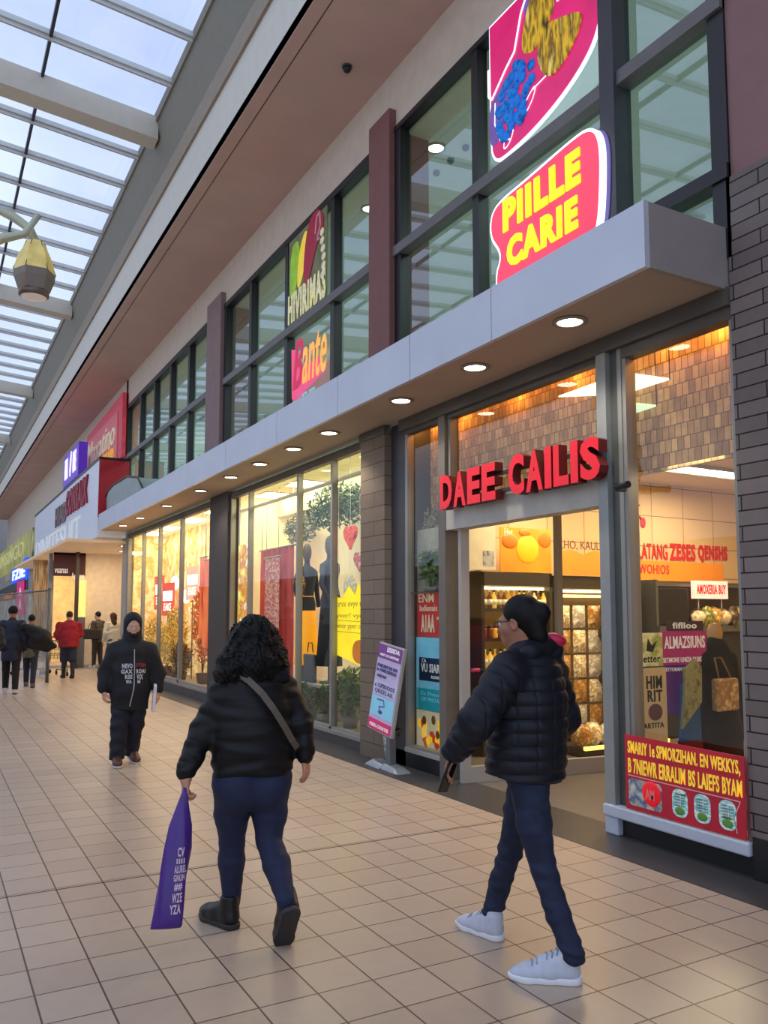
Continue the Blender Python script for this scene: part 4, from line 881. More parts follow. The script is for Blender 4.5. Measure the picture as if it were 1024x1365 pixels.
# brownish glazed front left of the lit doorway, and the stores beyond
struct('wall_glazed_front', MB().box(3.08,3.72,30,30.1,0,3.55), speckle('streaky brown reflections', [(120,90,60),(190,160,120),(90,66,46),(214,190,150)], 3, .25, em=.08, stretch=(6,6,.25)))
struct('trim_19', MB().box(3.15,3.25,26.4,26.6,0,3.42), alu)
struct('wall_beyond', MB().box(3.67,3.8,36.5,60,0,2.4), speckle('pale busy shopfront', [(200,196,186),(120,112,104),(226,222,214),(90,84,80)], 2.0, .4, em=.12, stretch=(1,1,.4)))
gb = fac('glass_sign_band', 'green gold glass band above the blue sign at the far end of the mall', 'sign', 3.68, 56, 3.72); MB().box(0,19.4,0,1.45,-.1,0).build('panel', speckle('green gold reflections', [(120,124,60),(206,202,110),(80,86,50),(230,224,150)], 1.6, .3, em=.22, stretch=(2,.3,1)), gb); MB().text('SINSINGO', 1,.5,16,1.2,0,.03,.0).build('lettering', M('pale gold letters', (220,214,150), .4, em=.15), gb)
bs = fac('blue_sign', 'bright blue lit box sign with white letters at the far left', 'sign', 3.60, 44.8, 3.05); MB().box(0,7.4,0,.72,-.07,0).prism(rrect(5.6,.5,7.4,.95,.2),-.07,0).build('box', M('lit blue box', (10,70,210), .4, em=.8), bs); MB().text('FZIE', .8,.14,6.6,.62,0,.03,.04).build('lettering', M('lit white blue letters', (230,240,255), .4, em=.6, var=0), bs)
gc = fac('dark_canopy', 'dark grey green canopy edge below the green gold band', 'canopy', 3.62, 58, 2.66); MB().prism([(0,.2),(13,.4),(20.6,.38),(20.6,0),(0,0)],-.05,.0).build('fascia', M('dark grey green canopy', (66,72,68), .5), gc); MB().box(0,20.6,-.04,0,-.04,.02).build('lower_edge', black_p, gc)
mb_ = fac('red_banner', 'dark red fascia with orange lettering at the far left under the dark canopy', 'banner', 3.60, 57, 2.30); MB().box(0,18,0,.34,-.05,0).build('panel', M('maroon fascia', (128,22,36), .5, em=.12), mb_); MB().text('eMcX', 8.5,.05,13.5,.34,0,.02,.02).build('lettering', orange_p, mb_)
pkb = fac('hanging_banner', 'bright pink hanging banner with white marks beside the blue sign', 'banner', 3.56, 41.2, 1.55); MB().box(0,3.2,0,1.5,-.02,0).build('cloth', M('lit pink cloth', (206,26,110), .5, em=.3), pkb); MB().text('A', 1.1,.85,2.3,1.2,0,.02,.03).text('A', 1.1,.25,2.4,.7,0,.02,.03).build('print', white_p, pkb); MB().box(0,3.2,1.5,1.53,-.04,.02).build('rod', steel, pkb)

# glass barrier with grey posts, stroller-like trolley
br = tag(empty('glass_barrier', (2.50,20.6,0)), 'glass barrier with grey steel post standing left of the person in the red sweater', 'barrier')
MB().cyl((0,0,0),(0,0,1.02),.035).build('post', M('grey steel post', (108,106,102), .4, .6), br); MB().cyl((-.9,4.6,0),(-.9,4.6,2.1),.03).build('post', MATS['grey steel post'], br)
MB().cyl((.02,.3,0),(.02,.3,2.2),.03).box(-.02,.06,.28,.32,2.15,2.2).build('tall_post', MATS['grey steel post'], br)
MB().add([(0,.3,.1),(-.9,4.6,.1),(-.9,4.6,2.1),(0,.3,2.1)], [(0,1,2,3)]).build('pane', glass_rail, br)
MB().cyl((0,.3,2.15),(-.9,4.6,2.1),.02).build('handrail', MATS['grey steel post'], br)
def trolley(label, x, y, rz):
    t = tag(empty('shopping_trolley', (x,y,0), (0,0,rz)), label, 'trolley'); fr = M('dark wire', (52,52,54), .4, .6)
    b = MB()
    for k in range(7):
        q = -.25+.5*k/6; b.tube([(q,-.35,.45),(q,-.4,.9)],.006,5).tube([(q,.35,.5),(q,.4,.9)],.006,5).tube([(q,-.35,.45),(q,.35,.5)],.006,5)
    for z in (.55,.7,.9): b.tube([(-.25,-.38,z),(-.25,.38,z),(.25,.38,z),(.25,-.38,z),(-.25,-.38,z)],.008,5)
    b.build('basket', fr, t)
    MB().tube([(-.25,-.4,.9),(-.25,-.5,1.0),(.25,-.5,1.0),(.25,-.4,.9)],.014,6).build('handle', red_p, t)
    MB().tube([(-.22,-.35,.45),(-.24,-.4,.14),(-.2,.4,.14)],.012,6).tube([(.22,-.35,.45),(.24,-.4,.14),(.2,.4,.14)],.012,6).build('frame', fr, t)
    for a, c in ((-.24,-.4),(.24,-.4),(-.2,.4),(.2,.4)):
        MB().cyl((a-.015,c,.06),(a+.015,c,.06),.06).tube([(a,c,.06),(a,c,.14)],.01,5).build('wheel', black_p, t)
    return t
trolley('dark wire shopping trolley beside the person in the red sweater', 2.9, 22.8, .15)
trolley('dark wire trolley behind the glass barrier', 2.45, 23.6, 1.2)

# ceiling details: sprinkler, pendant lanterns
o = tag(empty('ceiling_camera', (3.95,7.97,7.88)), 'small dark dome camera on the rosy ceiling', 'camera'); MB().lathe([(.001,-.09),(.035,-.08),(.05,-.05),(.05,-.03)],n=14).build('dome', black_p, o); MB().lathe([(.06,-.03),(.06,0)],n=14).build('base', steel_dk, o)
def lantern(label, loc, rz):
    t = tag(empty('pendant_lantern', loc, (0,0,rz)), label, 'lantern', 'pendant lanterns')
    g = M('gold facet panel', (226,204,120), .35, .25, em=.12, var=.12, scale=9); gs = M('smoky lantern glass', (120,108,96), .3, .2); cr = M('pale green metal', (190,194,168), .4, .3)
    MB().lathe([(.085,.20),(.17,.02),(.205,-.13)],n=6,smooth=False).build('gold_shade', g, t)
    MB().lathe([(.205,-.13),(.20,-.2),(.155,-.33)],n=6,smooth=False).build('lower_glass', gs, t)
    MB().lathe([(.13,-.33),(.15,-.335),(.15,-.38),(.125,-.39)],n=24).build('rim', M('pewter rim', (112,100,88), .4, .4), t)
    MB().lathe([(.001,-.394),(.125,-.396)],n=24).build('diffuser', M('pale lamp face', (222,204,192), .5, em=.25), t)
    MB().tube([(0,0,.18),(-.06,.02,.34),(-.22,.06,.45),(-.42,.1,.52),(-.55,.12,.75)],[.05,.045,.05,.035,.03],8).build('arm', cr, t)
    b = MB()
    for k in range(6):
        a = 2*PI*k/6; b.cyl((.087*math.cos(a),.087*math.sin(a),.2),(.207*math.cos(a),.207*math.sin(a),-.13),.006,n=5)
    b.build('seam', M('brown seam', (140,116,60), .5), t)
    return t
l1 = lantern('gold faceted pendant lantern hanging under the skylight, fully in view', (.83,9,5.28), 0)
l2 = lantern('gold faceted pendant lantern hanging at the picture edge under the skylight', (.28,8.9,4.93), PI)
hb = tag(empty('lantern_hub', (.28,9.12,6.05)), 'dark hub on a long cable carrying the lantern arms under the skylight', 'lantern')
MB().lathe([(.001,-.3),(.09,-.2),(.11,0),(.06,.15),(.02,.2)],n=16).build('hub', M('dark grey hub', (70,66,64), .5), hb); MB().cyl((0,0,.2),(0,0,zs(.28)-6.05+.06),.012).build('cable', steel_dk, hb)
MB().ell((-.02,-.05,-.02),(.09,.09,.09),12).build('red_cap', red_p, hb)

# tilted poster stand on the granite strip
st = tag(empty('poster_stand', (4.21,7.55,0), (0,0,0)), 'tilted lilac and pink poster stand with a silver foot in front of the brick pillar', 'stand')
silver = M('silver plastic foot', (150,155,162), .35, .4)
bd = tag(MB().box(-.26,.26,0,.92,-.02,.02).build('board', alu_lite, st, .006))
bd.location = (-.02,.06,.36); bd.rotation_euler = (Matrix(((0,0,-1),(-1,0,0),(0,1,0))).to_3x3() @ Matrix.Rotation(math.radians(-7),3,'Z') @ Matrix.Rotation(math.radians(-6),3,'X')).to_euler()
def sheet(n, x0, x1, y0, y1, m, z=.021): return MB().box(x0,x1,y0,y1,z,z+.003).build(n, m, bd)
sheet('print_panel', -.245,.245,.015,.905, M('lilac sheet', (190,178,214), .5, em=.06)); sheet('header_panel', -.245,.245,.76,.905, M('violet header', (120,60,140), .5, em=.08), .024); sheet('picture_panel', -.235,.235,.16,.36, sky_p, .024); sheet('footer_panel', -.245,.245,.015,.12, M('pink footer', (206,48,110), .5, em=.1), .024)
sheet('text_panel', -.235,.235,.38,.51, lilac_p, .024)
MB().text('ESSIDA', -.06,.84,.20,.89,.027,.03,.03).text('WAIT LES CARTELRIE', -.2,.785,.2,.81,.027,.03,.01).text('PREIX-CUORTER', -.2,.04,.2,.075,.027,.03,.01).build('white_lettering', white_p, bd)
MB().text('POREUMATIAS NUI', -.22,.665,.2,.70,.027,.03,.02).text('ba VARILSISEEAX', -.22,.62,.2,.655,.027,.03,.02).text('LINBORN', -.2,.56,.0,.59,.027,.03,.01).text('a 1LIPSIUOOX', -.21,.455,.21,.50,.027,.03,.02).text('QIEEELAIL', -.2,.39,.2,.44,.027,.03,.01).build('dark_lettering', paint('indigo print', (60,64,120)), bd)
b = MB(); line(b, [(-.12,.33),(.02,.34),(.05,.28),(-.06,.26),(-.02,.21)], .006, .03); b.ell((-.02,.21,.028),(.045,.022,.004),10).build('logo', purple_p, bd)
MB().cyl((.06,-.02,.03),(.02,0,.45),.055,.045,10).build('column', speckle('patterned silver column', [(200,214,214),(90,120,116),(225,232,230)], 18, .35), st)
MB().box(-.02,.06,-.14,-.06,.02,.42).build('rear_column', M('grey column', (108,112,116), .4, .3), st, .01)
for s_, yy in ((1,.16),(-1,-.2)):
    MB().hexa([(-.08,yy-.18,.0),(.12,yy-.18,.0),(.12,yy+.18,.0),(-.08,yy+.18,.0),(-.03,yy-.12-.05*s_,.045),(.09,yy-.12-.05*s_,.045),(.09,yy+.12-.05*s_,.07),(-.03,yy+.12-.05*s_,.07)]).build('foot', silver, st, .02)
MB().tube([(.05,-.1,.40),(.06,-.24,.44),(.02,-.24,.36)],.012,6).build('handle', black_p, st)

# ------------------------------------------------------------------ people: smooth-blended bodies polygonised on a grid
def unit(v): v = np.asarray(v, float); return v/(np.linalg.norm(v)+1e-9)
def rc(a, b, ra, rb, k=.02, flat=None, fn=None): return dict(t='rc', a=np.array(a,float), b=np.array(b,float), ra=ra, rb=rb, k=k, flat=flat, fn=fn, op='u')
def el(c, r, ax=None, k=.02, op='u'): return dict(t='el', c=np.array(c,float), r=np.array(r,float), ax=np.eye(3) if ax is None else np.array(ax), k=k, op=op)
def cut(p, n): return dict(t='pl', p=np.array(p,float), n=unit(n), op='i')
def chain(pts, rs, k=.02, flat=None, fn=None): return [rc(pts[i], pts[i+1], rs[i], rs[i+1], k, flat, fn) for i in range(len(pts)-1)]
MARG = .09
def evalp(prims, P, disp=None):
    d = np.full(len(P), 1.0)
    for q in prims:
        if q['t'] == 'pl':
            d = np.maximum(d, (P-q['p'])@q['n']); continue
        if q['t'] == 'rc':
            R_ = max(q['ra'],q['rb'])+MARG; lo = np.minimum(q['a'],q['b'])-R_; hi = np.maximum(q['a'],q['b'])+R_
        else:
            R_ = q['r'].max()+MARG; lo = q['c']-R_; hi = q['c']+R_
        m = np.nonzero(((P > lo)&(P < hi)).all(1))[0]
        if not len(m): continue
        X = P[m]
        if q['t'] == 'rc':
            ab = q['b']-q['a']; L2 = ab@ab+1e-12; t = np.clip((X-q['a'])@ab/L2,0,1)
            V = X-q['a']-t[:,None]*ab
            if q['flat'] is not None:
                n, s = q['flat']; n = unit(n); V = V+(s-1)*(V@n)[:,None]*n
            e = np.linalg.norm(V,axis=1)-(q['ra']+(q['rb']-q['ra'])*t)
            if q['fn'] is not None: e = e-q['fn'](X, t*math.sqrt(L2))
        else:
            Q = (X-q['c'])@q['ax'].T/q['r']; e = (np.linalg.norm(Q,axis=1)-1)*q['r'].min()
        k = q['k']; dm = d[m]
        if q['op'] == 's':
            h = np.clip(.5-.5*(dm+e)/k,0,1); d[m] = dm+(-e-dm)*h+k*h*(1-h)
        else:
            h = np.clip(.5+.5*(e-dm)/k,0,1); d[m] = e*(1-h)*1.0+0 if False else (dm*(1-h)+e*h*0+0) if False else np.minimum(dm,e)-np.maximum(k-np.abs(dm-e),0)**2/(4*k)
    return d if disp is None else d-disp(P)
def surfnet(prims, h, disp=None):
    los, his = [], []
    for q in prims:
        if q['t'] == 'rc': los.append(np.minimum(q['a'],q['b'])-max(q['ra'],q['rb'])); his.append(np.maximum(q['a'],q['b'])+max(q['ra'],q['rb']))
        elif q['t'] == 'el' and q['op'] == 'u': los.append(q['c']-q['r'].max()); his.append(q['c']+q['r'].max())
    lo = np.min(los,0)-.04; hi = np.max(his,0)+.04
    B = 4; nb = np.ceil((hi-lo)/(h*B)).astype(int)+1
    bi = np.stack(np.meshgrid(*[np.arange(n) for n in nb],indexing='ij'),-1).reshape(-1,3)
    dc = evalp(prims, lo+(bi*B+1.5)*h, disp)
    N = nb*B
    D = np.repeat(np.repeat(np.repeat(np.sign(dc).reshape(nb),B,0),B,1),B,2).astype('f')
    act = bi[np.abs(dc) < 3*h*B*.87+.012]
    off = np.stack(np.meshgrid(*[np.arange(B)]*3,indexing='ij'),-1).reshape(-1,3)
    idx = (act[:,None,:]*B+off[None]).reshape(-1,3)
    D[idx[:,0],idx[:,1],idx[:,2]] = evalp(prims, lo+idx*h, disp)
    S = D < 0
    def c8(A): return [A[i:N[0]-1+i, j:N[1]-1+j, k:N[2]-1+k] for i in (0,1) for j in (0,1) for k in (0,1)]
    cnt = sum(a.astype('i1') for a in c8(S)); mix = (cnt > 0)&(cnt < 8)
    ci = np.argwhere(mix); vid = np.full(mix.shape,-1,'i4'); vid[mix] = np.arange(len(ci))
    acc = np.zeros((len(ci),3)); num = np.zeros(len(ci))
    corners = [(i,j,k) for i in (0,1) for j in (0,1) for k in (0,1)]
    val = {c: D[ci[:,0]+c[0],ci[:,1]+c[1],ci[:,2]+c[2]] for c in corners}
    for c in corners:
        for a in range(3):
            if c[a]: continue
            e = list(c); e[a] = 1; e = tuple(e); u, w = val[c], val[e]; mm = (u < 0) != (w < 0)
            t = np.where(mm, u/np.where(mm,u-w,1), 0); p = np.array(c,float)+np.zeros((len(ci),3)); p[:,a] = t
            acc[mm] += p[mm]; num[mm] += 1
    V = lo+(ci+acc/num[:,None])*h
    F = []
    for a in range(3):
        b, c = (a+1)%3, (a+2)%3
        sl0 = [slice(None)]*3; sl1 = [slice(None)]*3; sl0[a] = slice(0,N[a]-1); sl1[a] = slice(1,N[a])
        ed = np.argwhere(S[tuple(sl0)] != S[tuple(sl1)]); ed = ed[(ed[:,b] > 0)&(ed[:,c] > 0)&(ed[:,b] < N[b]-1)&(ed[:,c] < N[c]-1)]
        fl = S[ed[:,0],ed[:,1],ed[:,2]]
        def g(db, dc_):
            q = ed.copy(); q[:,b] -= db; q[:,c] -= dc_; return vid[q[:,0],q[:,1],q[:,2]]
        f = np.stack([g(1,1),g(0,1),g(0,0),g(1,0)],1); f[~fl] = f[~fl][:,::-1]; F.append(f[(f >= 0).all(1)])
    return V, np.concatenate(F)
def body(name, prims, mat, parent, h, disp=None, iters=1):
    V, F = surfnet(prims, h, disp)
    me = bpy.data.meshes.new(name); me.vertices.add(len(V)); me.vertices.foreach_set('co', V.astype('f').ravel())
    me.loops.add(len(F)*4); me.loops.foreach_set('vertex_index', F.astype('i4').ravel())
    me.polygons.add(len(F)); me.polygons.foreach_set('loop_start', np.arange(0,len(F)*4,4,dtype='i4'))
    me.polygons.foreach_set('use_smooth', np.ones(len(F),bool)); me.update(calc_edges=True); me.validate()
    me.materials.append(mat); o = bpy.data.objects.new(name, me); C.objects.link(o); o.parent = parent
    if iters:
        s = o.modifiers.new('smooth','SMOOTH'); s.iterations = iters; s.factor = .5
    return o
def wrinkle(amp, f=22, dirz=1.0, seed=0):
    def d(P):
        x, y, z = P[:,0]*f, P[:,1]*f, P[:,2]*f*dirz
        return amp*(np.sin(x+1.7*np.sin(z*.9+seed)+seed)*np.sin(z*1.3+1.2*np.sin(y+seed))+.6*np.sin(2.1*y+1.9*z+seed*2))
    return d
def frame(f, u=(0,0,1)):
    f = unit(f); s = unit(np.cross(f,u)); return s, f, np.cross(s,f)          # right, forward, up
def head(c, f, neck, s=1.0, u=(0,0,1), face=True):
    r, f, u = frame(f,u); c = np.array(c,float); A = [r,f,u]
    def p(x,y,z): return c+s*(r*x+f*y+u*z)
    def E(x,y,z,a,b,d,k=.02,op='u'): return el(p(x,y,z),(a*s,b*s,d*s),A,k*s,op)
    out = [E(0,-.012,.022,.074,.094,.092), E(0,.03,-.045,.058,.066,.075,.03), E(0,.066,-.092,.028,.026,.026,.03),
           rc(p(0,-.015,-.06), neck, .056*s, .062*s, .03)]
    if face:
        out += [rc(p(0,.094,.0), p(0,.112,-.036), .009*s, .013*s, .016*s), E(0,.078,.018,.05,.016,.012,.02), E(.048,.055,-.03,.018,.02,.018,.03), E(-.048,.055,-.03,.018,.02,.018,.03),
                E(.031,.098,.0,.015,.012,.010,.012,'s'), E(-.031,.098,.0,.015,.012,.010,.012,'s'), E(0,.092,-.066,.024,.010,.007,.01), E(0,.092,-.078,.020,.010,.007,.008),
                E(.077,-.005,-.012,.010,.022,.032,.008), E(-.077,-.005,-.012,.010,.022,.032,.008), E(.084,-.003,-.010,.006,.012,.018,.006,'s'), E(-.084,-.003,-.010,.006,.012,.018,.006,'s')]
    return out
def eyes(c, f, parent, s=1.0, u=(0,0,1)):
    r, f, u = frame(f,u); c = np.array(c,float)
    for sg_ in (1,-1):
        p = c+s*(r*.031*sg_+f*.083+u*.0); q = p+f*.0085*s
        b = MB().ell(tuple(p),(.0125*s,)*3,12).ell(tuple(q),(.006*s,)*3,10,1); b.build('eye', [M('eye white',(230,224,216),.3), M('dark iris',(40,26,18),.2)], parent)
def hand(w, d, pn, th, s=1.0, curl=.5):
    """wrist point, pointing direction, palm normal (fingers curl that way), thumb side"""
    w = np.array(w,float); d = unit(d); pn = unit(np.array(pn,float)-d*(np.array(pn,float)@d)); th = np.array(th,float); th = unit(th-d*(th@d)-pn*(th@pn))
    out = [rc(w-d*.03*s, w+d*.02*s, .026*s, .027*s, .02, (pn,1.3)), rc(w+d*.015*s+th*.008*s, w+d*.075*s+th*.020*s, .022*s, .022*s, .02, (pn,1.6)), rc(w+d*.015*s-th*.008*s, w+d*.07*s-th*.022*s, .022*s, .020*s, .02, (pn,1.6))]
    for i, (o_, L) in enumerate(((.031,.070),(.011,.079),(-.010,.073),(-.029,.056))):
        p = w+d*(.086-.006*abs(i-1))*s+th*o_*s; a = curl*.45; dr = d+th*(.10-.07*i); rr_ = (.0095,.0098,.0092,.0082)[i]*s
        for j, fr_ in enumerate((.45,.32,.25)):
            v = unit(unit(dr)*math.cos(a)+pn*math.sin(a)); q = p+v*L*fr_*s
            out.append(rc(p, q, rr_*(1-.07*j), rr_*(1-.07*(j+1)), .004)); p = q; a += curl*(.85,.6,.4)[j]
    p = w+d*.022*s+th*.024*s; a = w+d*.052*s+th*.050*s+pn*.014*s; b = a+unit(d*.9+th*.25+pn*.4*curl)*.030*s; c = b+unit(d*.9-th*.1+pn*.7*curl)*.026*s
    out += [rc(p,a,.015*s,.0125*s,.012), rc(a,b,.0115*s,.0105*s,.004), rc(b,c,.0105*s,.0085*s,.004)]
    return out
def shoe_meshes(kind):
    if kind == 'sneaker':
        up = [rc((.045,0,.045),(.13,.0,.045),.040,.040,.03,None), rc((.13,0,.04),(.215,.0,.034),.042,.043,.03,((0,0,1),1.25)), rc((.215,0,.034),(.262,.004,.028),.040,.026,.03,((0,0,1),1.2)), rc((.055,0,.06),(.05,0,.105),.038,.040,.03), rc((.05,0,.1),(.15,0,.07),.033,.034,.03), cut((0,0,.02),(0,0,-1))]
        sole = [rc((.04,0,.018),(.14,0,.018),.043,.040,.02), rc((.14,0,.018),(.22,0,.018),.040,.047,.02), rc((.22,0,.02),(.268,.004,.024),.045,.028,.02), cut((0,0,.0),(0,0,-1)), cut((0,0,.03),(0,0,1))]
    else:
        hgt = .15 if kind == 'boot' else .10
        up = [rc((.045,0,.05),(.14,0,.05),.044,.043,.03), rc((.14,0,.045),(.21,0,.04),.044,.046,.03,((0,0,1),1.1)), rc((.21,0,.04),(.25,0,.036),.044,.032,.03), rc((.055,0,.06),(.05,0,hgt),.044,.046,.03), rc((.06,0,.11),(.15,0,.06),.036,.036,.04), cut((0,0,.02),(0,0,-1)), cut((0,0,hgt+.01),(0,0,1))]
        sole = [rc((.04,0,.015),(.14,0,.015),.048,.043,.02), rc((.14,0,.015),(.21,0,.015),.044,.050,.02), rc((.21,0,.015),(.25,0,.02),.048,.036,.02), cut((0,0,.0),(0,0,-1)), cut((0,0,.028),(0,0,1))]
    return up, sole
SHOES = {}
def shoe(kind, parent, heel, yaw, pitch=0, s=1.0, up_m=None, sole_m=None, laces=None, h=.006, flip=1):
    """heel = where the back of the sole rests; yaw = where the toe points; pitch > 0 lifts the heel"""
    key = (kind, up_m.name, sole_m.name)
    if key not in SHOES:
        u_, s_ = shoe_meshes(kind); o = body('shoe', u_, up_m, None, h); q = body('sole', s_, sole_m, o, h, None, 0); SHOES[key] = (o, q); new = True
    else:
        o0, q0 = SHOES[key]; o = o0.copy(); C.objects.link(o); q = q0.copy(); C.objects.link(q); q.parent = o
    if laces:
        b = MB()
        for i in range(6):
            x = .095+.02*i; z = .128-.0098*i; b.tube([(x,-.028,z-.014),(x+.004,-.012,z),(x,.012,z),(x+.004,.028,z-.014)],.004,5)
        b.build('laces', laces, o)
    o.parent = parent; o.location = heel; o.scale = (s,s,s); o.rotation_euler = (0,pitch,yaw)
    return o
PEOPLE_H = .0055
skin_a = M('warm tan skin', (204,146,118), .5, var=.06, scale=20); skin_b = M('brown skin', (164,112,86), .5, var=.06, scale=20); skin_c = M('light skin', (208,158,134), .5, var=.06, scale=20)
black_hair = speckle('black hair', [(3,2,3),(8,7,7),(16,13,13)], 40, .55, stretch=(1,1,.3))
brown_hair = speckle('dark brown hair', [(40,26,18),(66,42,28),(90,60,40)], 40, .5, stretch=(1,1,.3))

# --- woman with the purple bag (local axes: x across the view, y away from the camera)
wm = tag(empty('person', (1.53,4.05,0), (0,0,-math.atan2(1.53,4.05))), 'person walking away in black puffer jacket and navy leggings, dark curly hair, purple bag', 'person')
F = np.array((-.30,.954,0)); Rt = np.array((.954,.30,0))
nb_ = (-.043,0,1.27); eL, wL_ = (-.282,-.04,1.02), (-.366,-.11,.792); eR, wR_ = (.196,.03,1.045), (.226,.0,.862)
sL, sR = (-.178,-.03,1.215), (.105,.06,1.215); hipL, hipR = (-.125,-.02,.73), (.038,.03,.73)
kL_, kR_ = (-.142,.07,.43), (.045,-.03,.455); aL_, aR_ = (-.140,.10,.12), (.128,-.265,.235)
hc = np.array((-.052,.02,1.455))
bp_ = head(hc, (-.35,.93,-.05), nb_, .98)+chain([(-.043,0,1.24),(-.043,0,1.0),(-.043,0,.78)],[.13,.14,.16],.05,(F,1.3))
bp_ += chain([sL,eL,wL_],[.05,.042,.03])+chain([sR,eR,wR_],[.05,.042,.03])+chain([hipL,kL_,aL_],[.085,.055,.036],.03)+chain([hipR,kR_,aR_],[.085,.055,.036],.03)
bp_ += hand(wL_, (.0,.0,-1), (.75,.3,0), (.25,.95,0), .92, 1.25)+hand(wR_, (.12,.10,-1), (-.75,.35,0), (-.3,.95,.0), .92, .55)
body('body', bp_, skin_a, wm, .0048); eyes(hc, (-.35,.93,-.05), wm, .98)
def puffz(pitch, amp, z0=0, z1=9, p=.6):
    return lambda X, t: np.where((X[:,2] > z0)&(X[:,2] < z1), amp*np.abs(np.sin(np.pi*X[:,2]/pitch))**p, 0)
def pufft(pitch, amp, p=.6): return lambda X, t: amp*np.abs(np.sin(np.pi*t/pitch))**p
jk = chain([(-.040,.0,1.20),(-.040,0,1.08),(-.040,0,.97),(-.038,0,.86),(-.038,0,.80)],[.175,.198,.208,.202,.200],.04,(F,1.32),puffz(.097,.0065,.88))
jk += [rc((-.14,-.02,1.235),(.07,.05,1.235),.075,.075,.06), rc((-.043,.0,1.23),(-.045,.01,1.30),.085,.075,.03)]
jk += chain([sL,eL,(-.362,-.10,.835)],[.076,.064,.048],.04,None,pufft(.08,.0055))+chain([sR,eR,(.224,.005,.885)],[.076,.064,.048],.04,None,pufft(.08,.0055))
jk += [cut((0,0,.795),(0,0,-1))]
blk_j = M('black puffer fabric', (11,11,14), .55, var=.15, scale=30, bump=.12, spec=.35)
jo = body('jacket', jk, blk_j, wm, PEOPLE_H, wrinkle(.0055,19,1.9,1))
def ring(c, r, h_, ax): return None
for nm, (a, b, ra, rb) in (('cuff',((-.364,-.098,.845),(-.369,-.106,.820),.049,.045)),('cuff',((.224,.004,.90),(.226,.0,.865),.048,.043))):
    body(nm, [rc(a,b,ra,rb)], blk_j, jo, .006)
pt = chain([hipL,(-.143,.03,.58),kL_,(-.143,.085,.33),aL_],[.110,.090,.064,.068,.044],.015)+chain([hipR,(.048,.0,.58),kR_,(.085,-.12,.36),aR_],[.110,.090,.064,.068,.044],.015)
pt += [rc((-.11,-.02,.77),(.03,.03,.77),.125,.125,.05), el((-.105,-.075,.72),(.105,.09,.11),None,.04), el((.035,-.055,.72),(.105,.09,.11),None,.04), cut((0,0,.86),(0,0,1))]
denim = M('navy legging fabric', (24,33,64), .75, var=.15, scale=25)
body('leggings', pt, denim, wm, PEOPLE_H, wrinkle(.0010,26,2.0,3))
boot_m = M('black boot leather', (20,19,20), .4, bump=.15); boot_s = M('dark grey rubber sole', (48,46,46), .6)
s1 = shoe('boot', wm, (-.115,.045,.0), math.atan2(.75,-.66), 0, 1.0, boot_m, boot_s)
s2 = shoe('boot', wm, (.155,-.345,.175), math.atan2(.95,-.28), 1.0, 1.0, boot_m, boot_s)
s2.rotation_euler = (.12,.98,math.atan2(.95,-.30)); s2.location = (.158,-.325,.205)
# curly hair
r_, f_, u_ = frame((-.35,.93,-.05))
def curls(P):
    x, y, z = P[:,0], P[:,1], P[:,2]
    return .009*np.sin(34*x+3*np.sin(19*z))*np.sin(27*z+4*np.sin(22*x)+20*y)+.0055*np.sin(95*x+7*np.sin(38*z)+20*y)*np.cos(80*y+6*np.sin(45*z+40*x))+.004*np.sin(150*z+9*np.sin(60*x)+7*np.sin(52*y))*np.sin(70*x+50*y)
hp = [el(hc+u_*.032-f_*.03,(.108,.112,.100),[r_,f_,u_],.04), rc(hc-f_*.055+u_*.01,hc-f_*.075-u_*.10,.100,.135,.05,(f_,1.25)), rc(hc-f_*.06-u_*.08+r_*.085,hc-f_*.05-u_*.16+r_*.12,.07,.055,.05), rc(hc-f_*.06-u_*.08-r_*.085,hc-f_*.05-u_*.16-r_*.15,.07,.065,.05), rc(hc+r_*.08-f_*.02,hc+r_*.11-u_*.11-f_*.02,.05,.06,.05), rc(hc-r_*.08-f_*.02,hc-r_*.12-u_*.11-f_*.02,.05,.065,.05)]
body('hair', hp, black_hair, wm, .005, curls)
# fur edge of the collar and the strap
body('fur_collar', [rc((-.20,-.07,1.285),(-.05,-.10,1.285),.05,.045,.03), rc((-.05,-.10,1.285),(.10,-.03,1.285),.045,.045,.03)], M('black fur', (16,14,16), .9), wm, .007, lambda P: .8*curls(P))
st_ = MB(); path = [(-.115,-.115,1.30),(-.06,-.165,1.265),(.0,-.195,1.21),(.06,-.195,1.13),(.115,-.165,1.04),(.158,-.12,.96),(.185,-.05,.915)]
for i in range(len(path)-1):
    a, b = np.array(path[i]), np.array(path[i+1]); q = unit(np.cross(b-a,(0.2,-1,0)))*.016; nn = np.array((.0,-.006,0))
    st_.hexa([tuple(a-q),tuple(a+q),tuple(b+q),tuple(b-q),tuple(a-q+nn),tuple(a+q+nn),tuple(b+q+nn),tuple(b-q+nn)])
st_.build('bag_strap', M('olive grey strap', (98,88,74), .7), wm)
pb_ = tag(empty('shopping_bag', (1.53,4.05,0), (0,0,-math.atan2(1.53,4.05))), 'long purple plastic shopping bag with white print hanging from the left hand', 'bag')
rows = [(.752,-.366,.010,.010),(.722,-.368,.014,.012),(.66,-.374,.030,.02),(.58,-.380,.050,.03),(.48,-.388,.062,.038),(.38,-.402,.066,.04),(.28,-.412,.066,.038),(.19,-.420,.068,.032),(.155,-.424,.069,.02),(.145,-.428,.066,.010)]
vs = []; n = 28
for z, cx, rx, ry in rows:
    for j in range(n):
        a = 2*PI*j/n; w_ = 1+.10*math.sin(4*a+z*13)*(.4+.6*(z > .25)); vs.append((cx+rx*w_*math.cos(a), -.13-.16*(.77-z)/.63+ry*w_*math.sin(a), z))
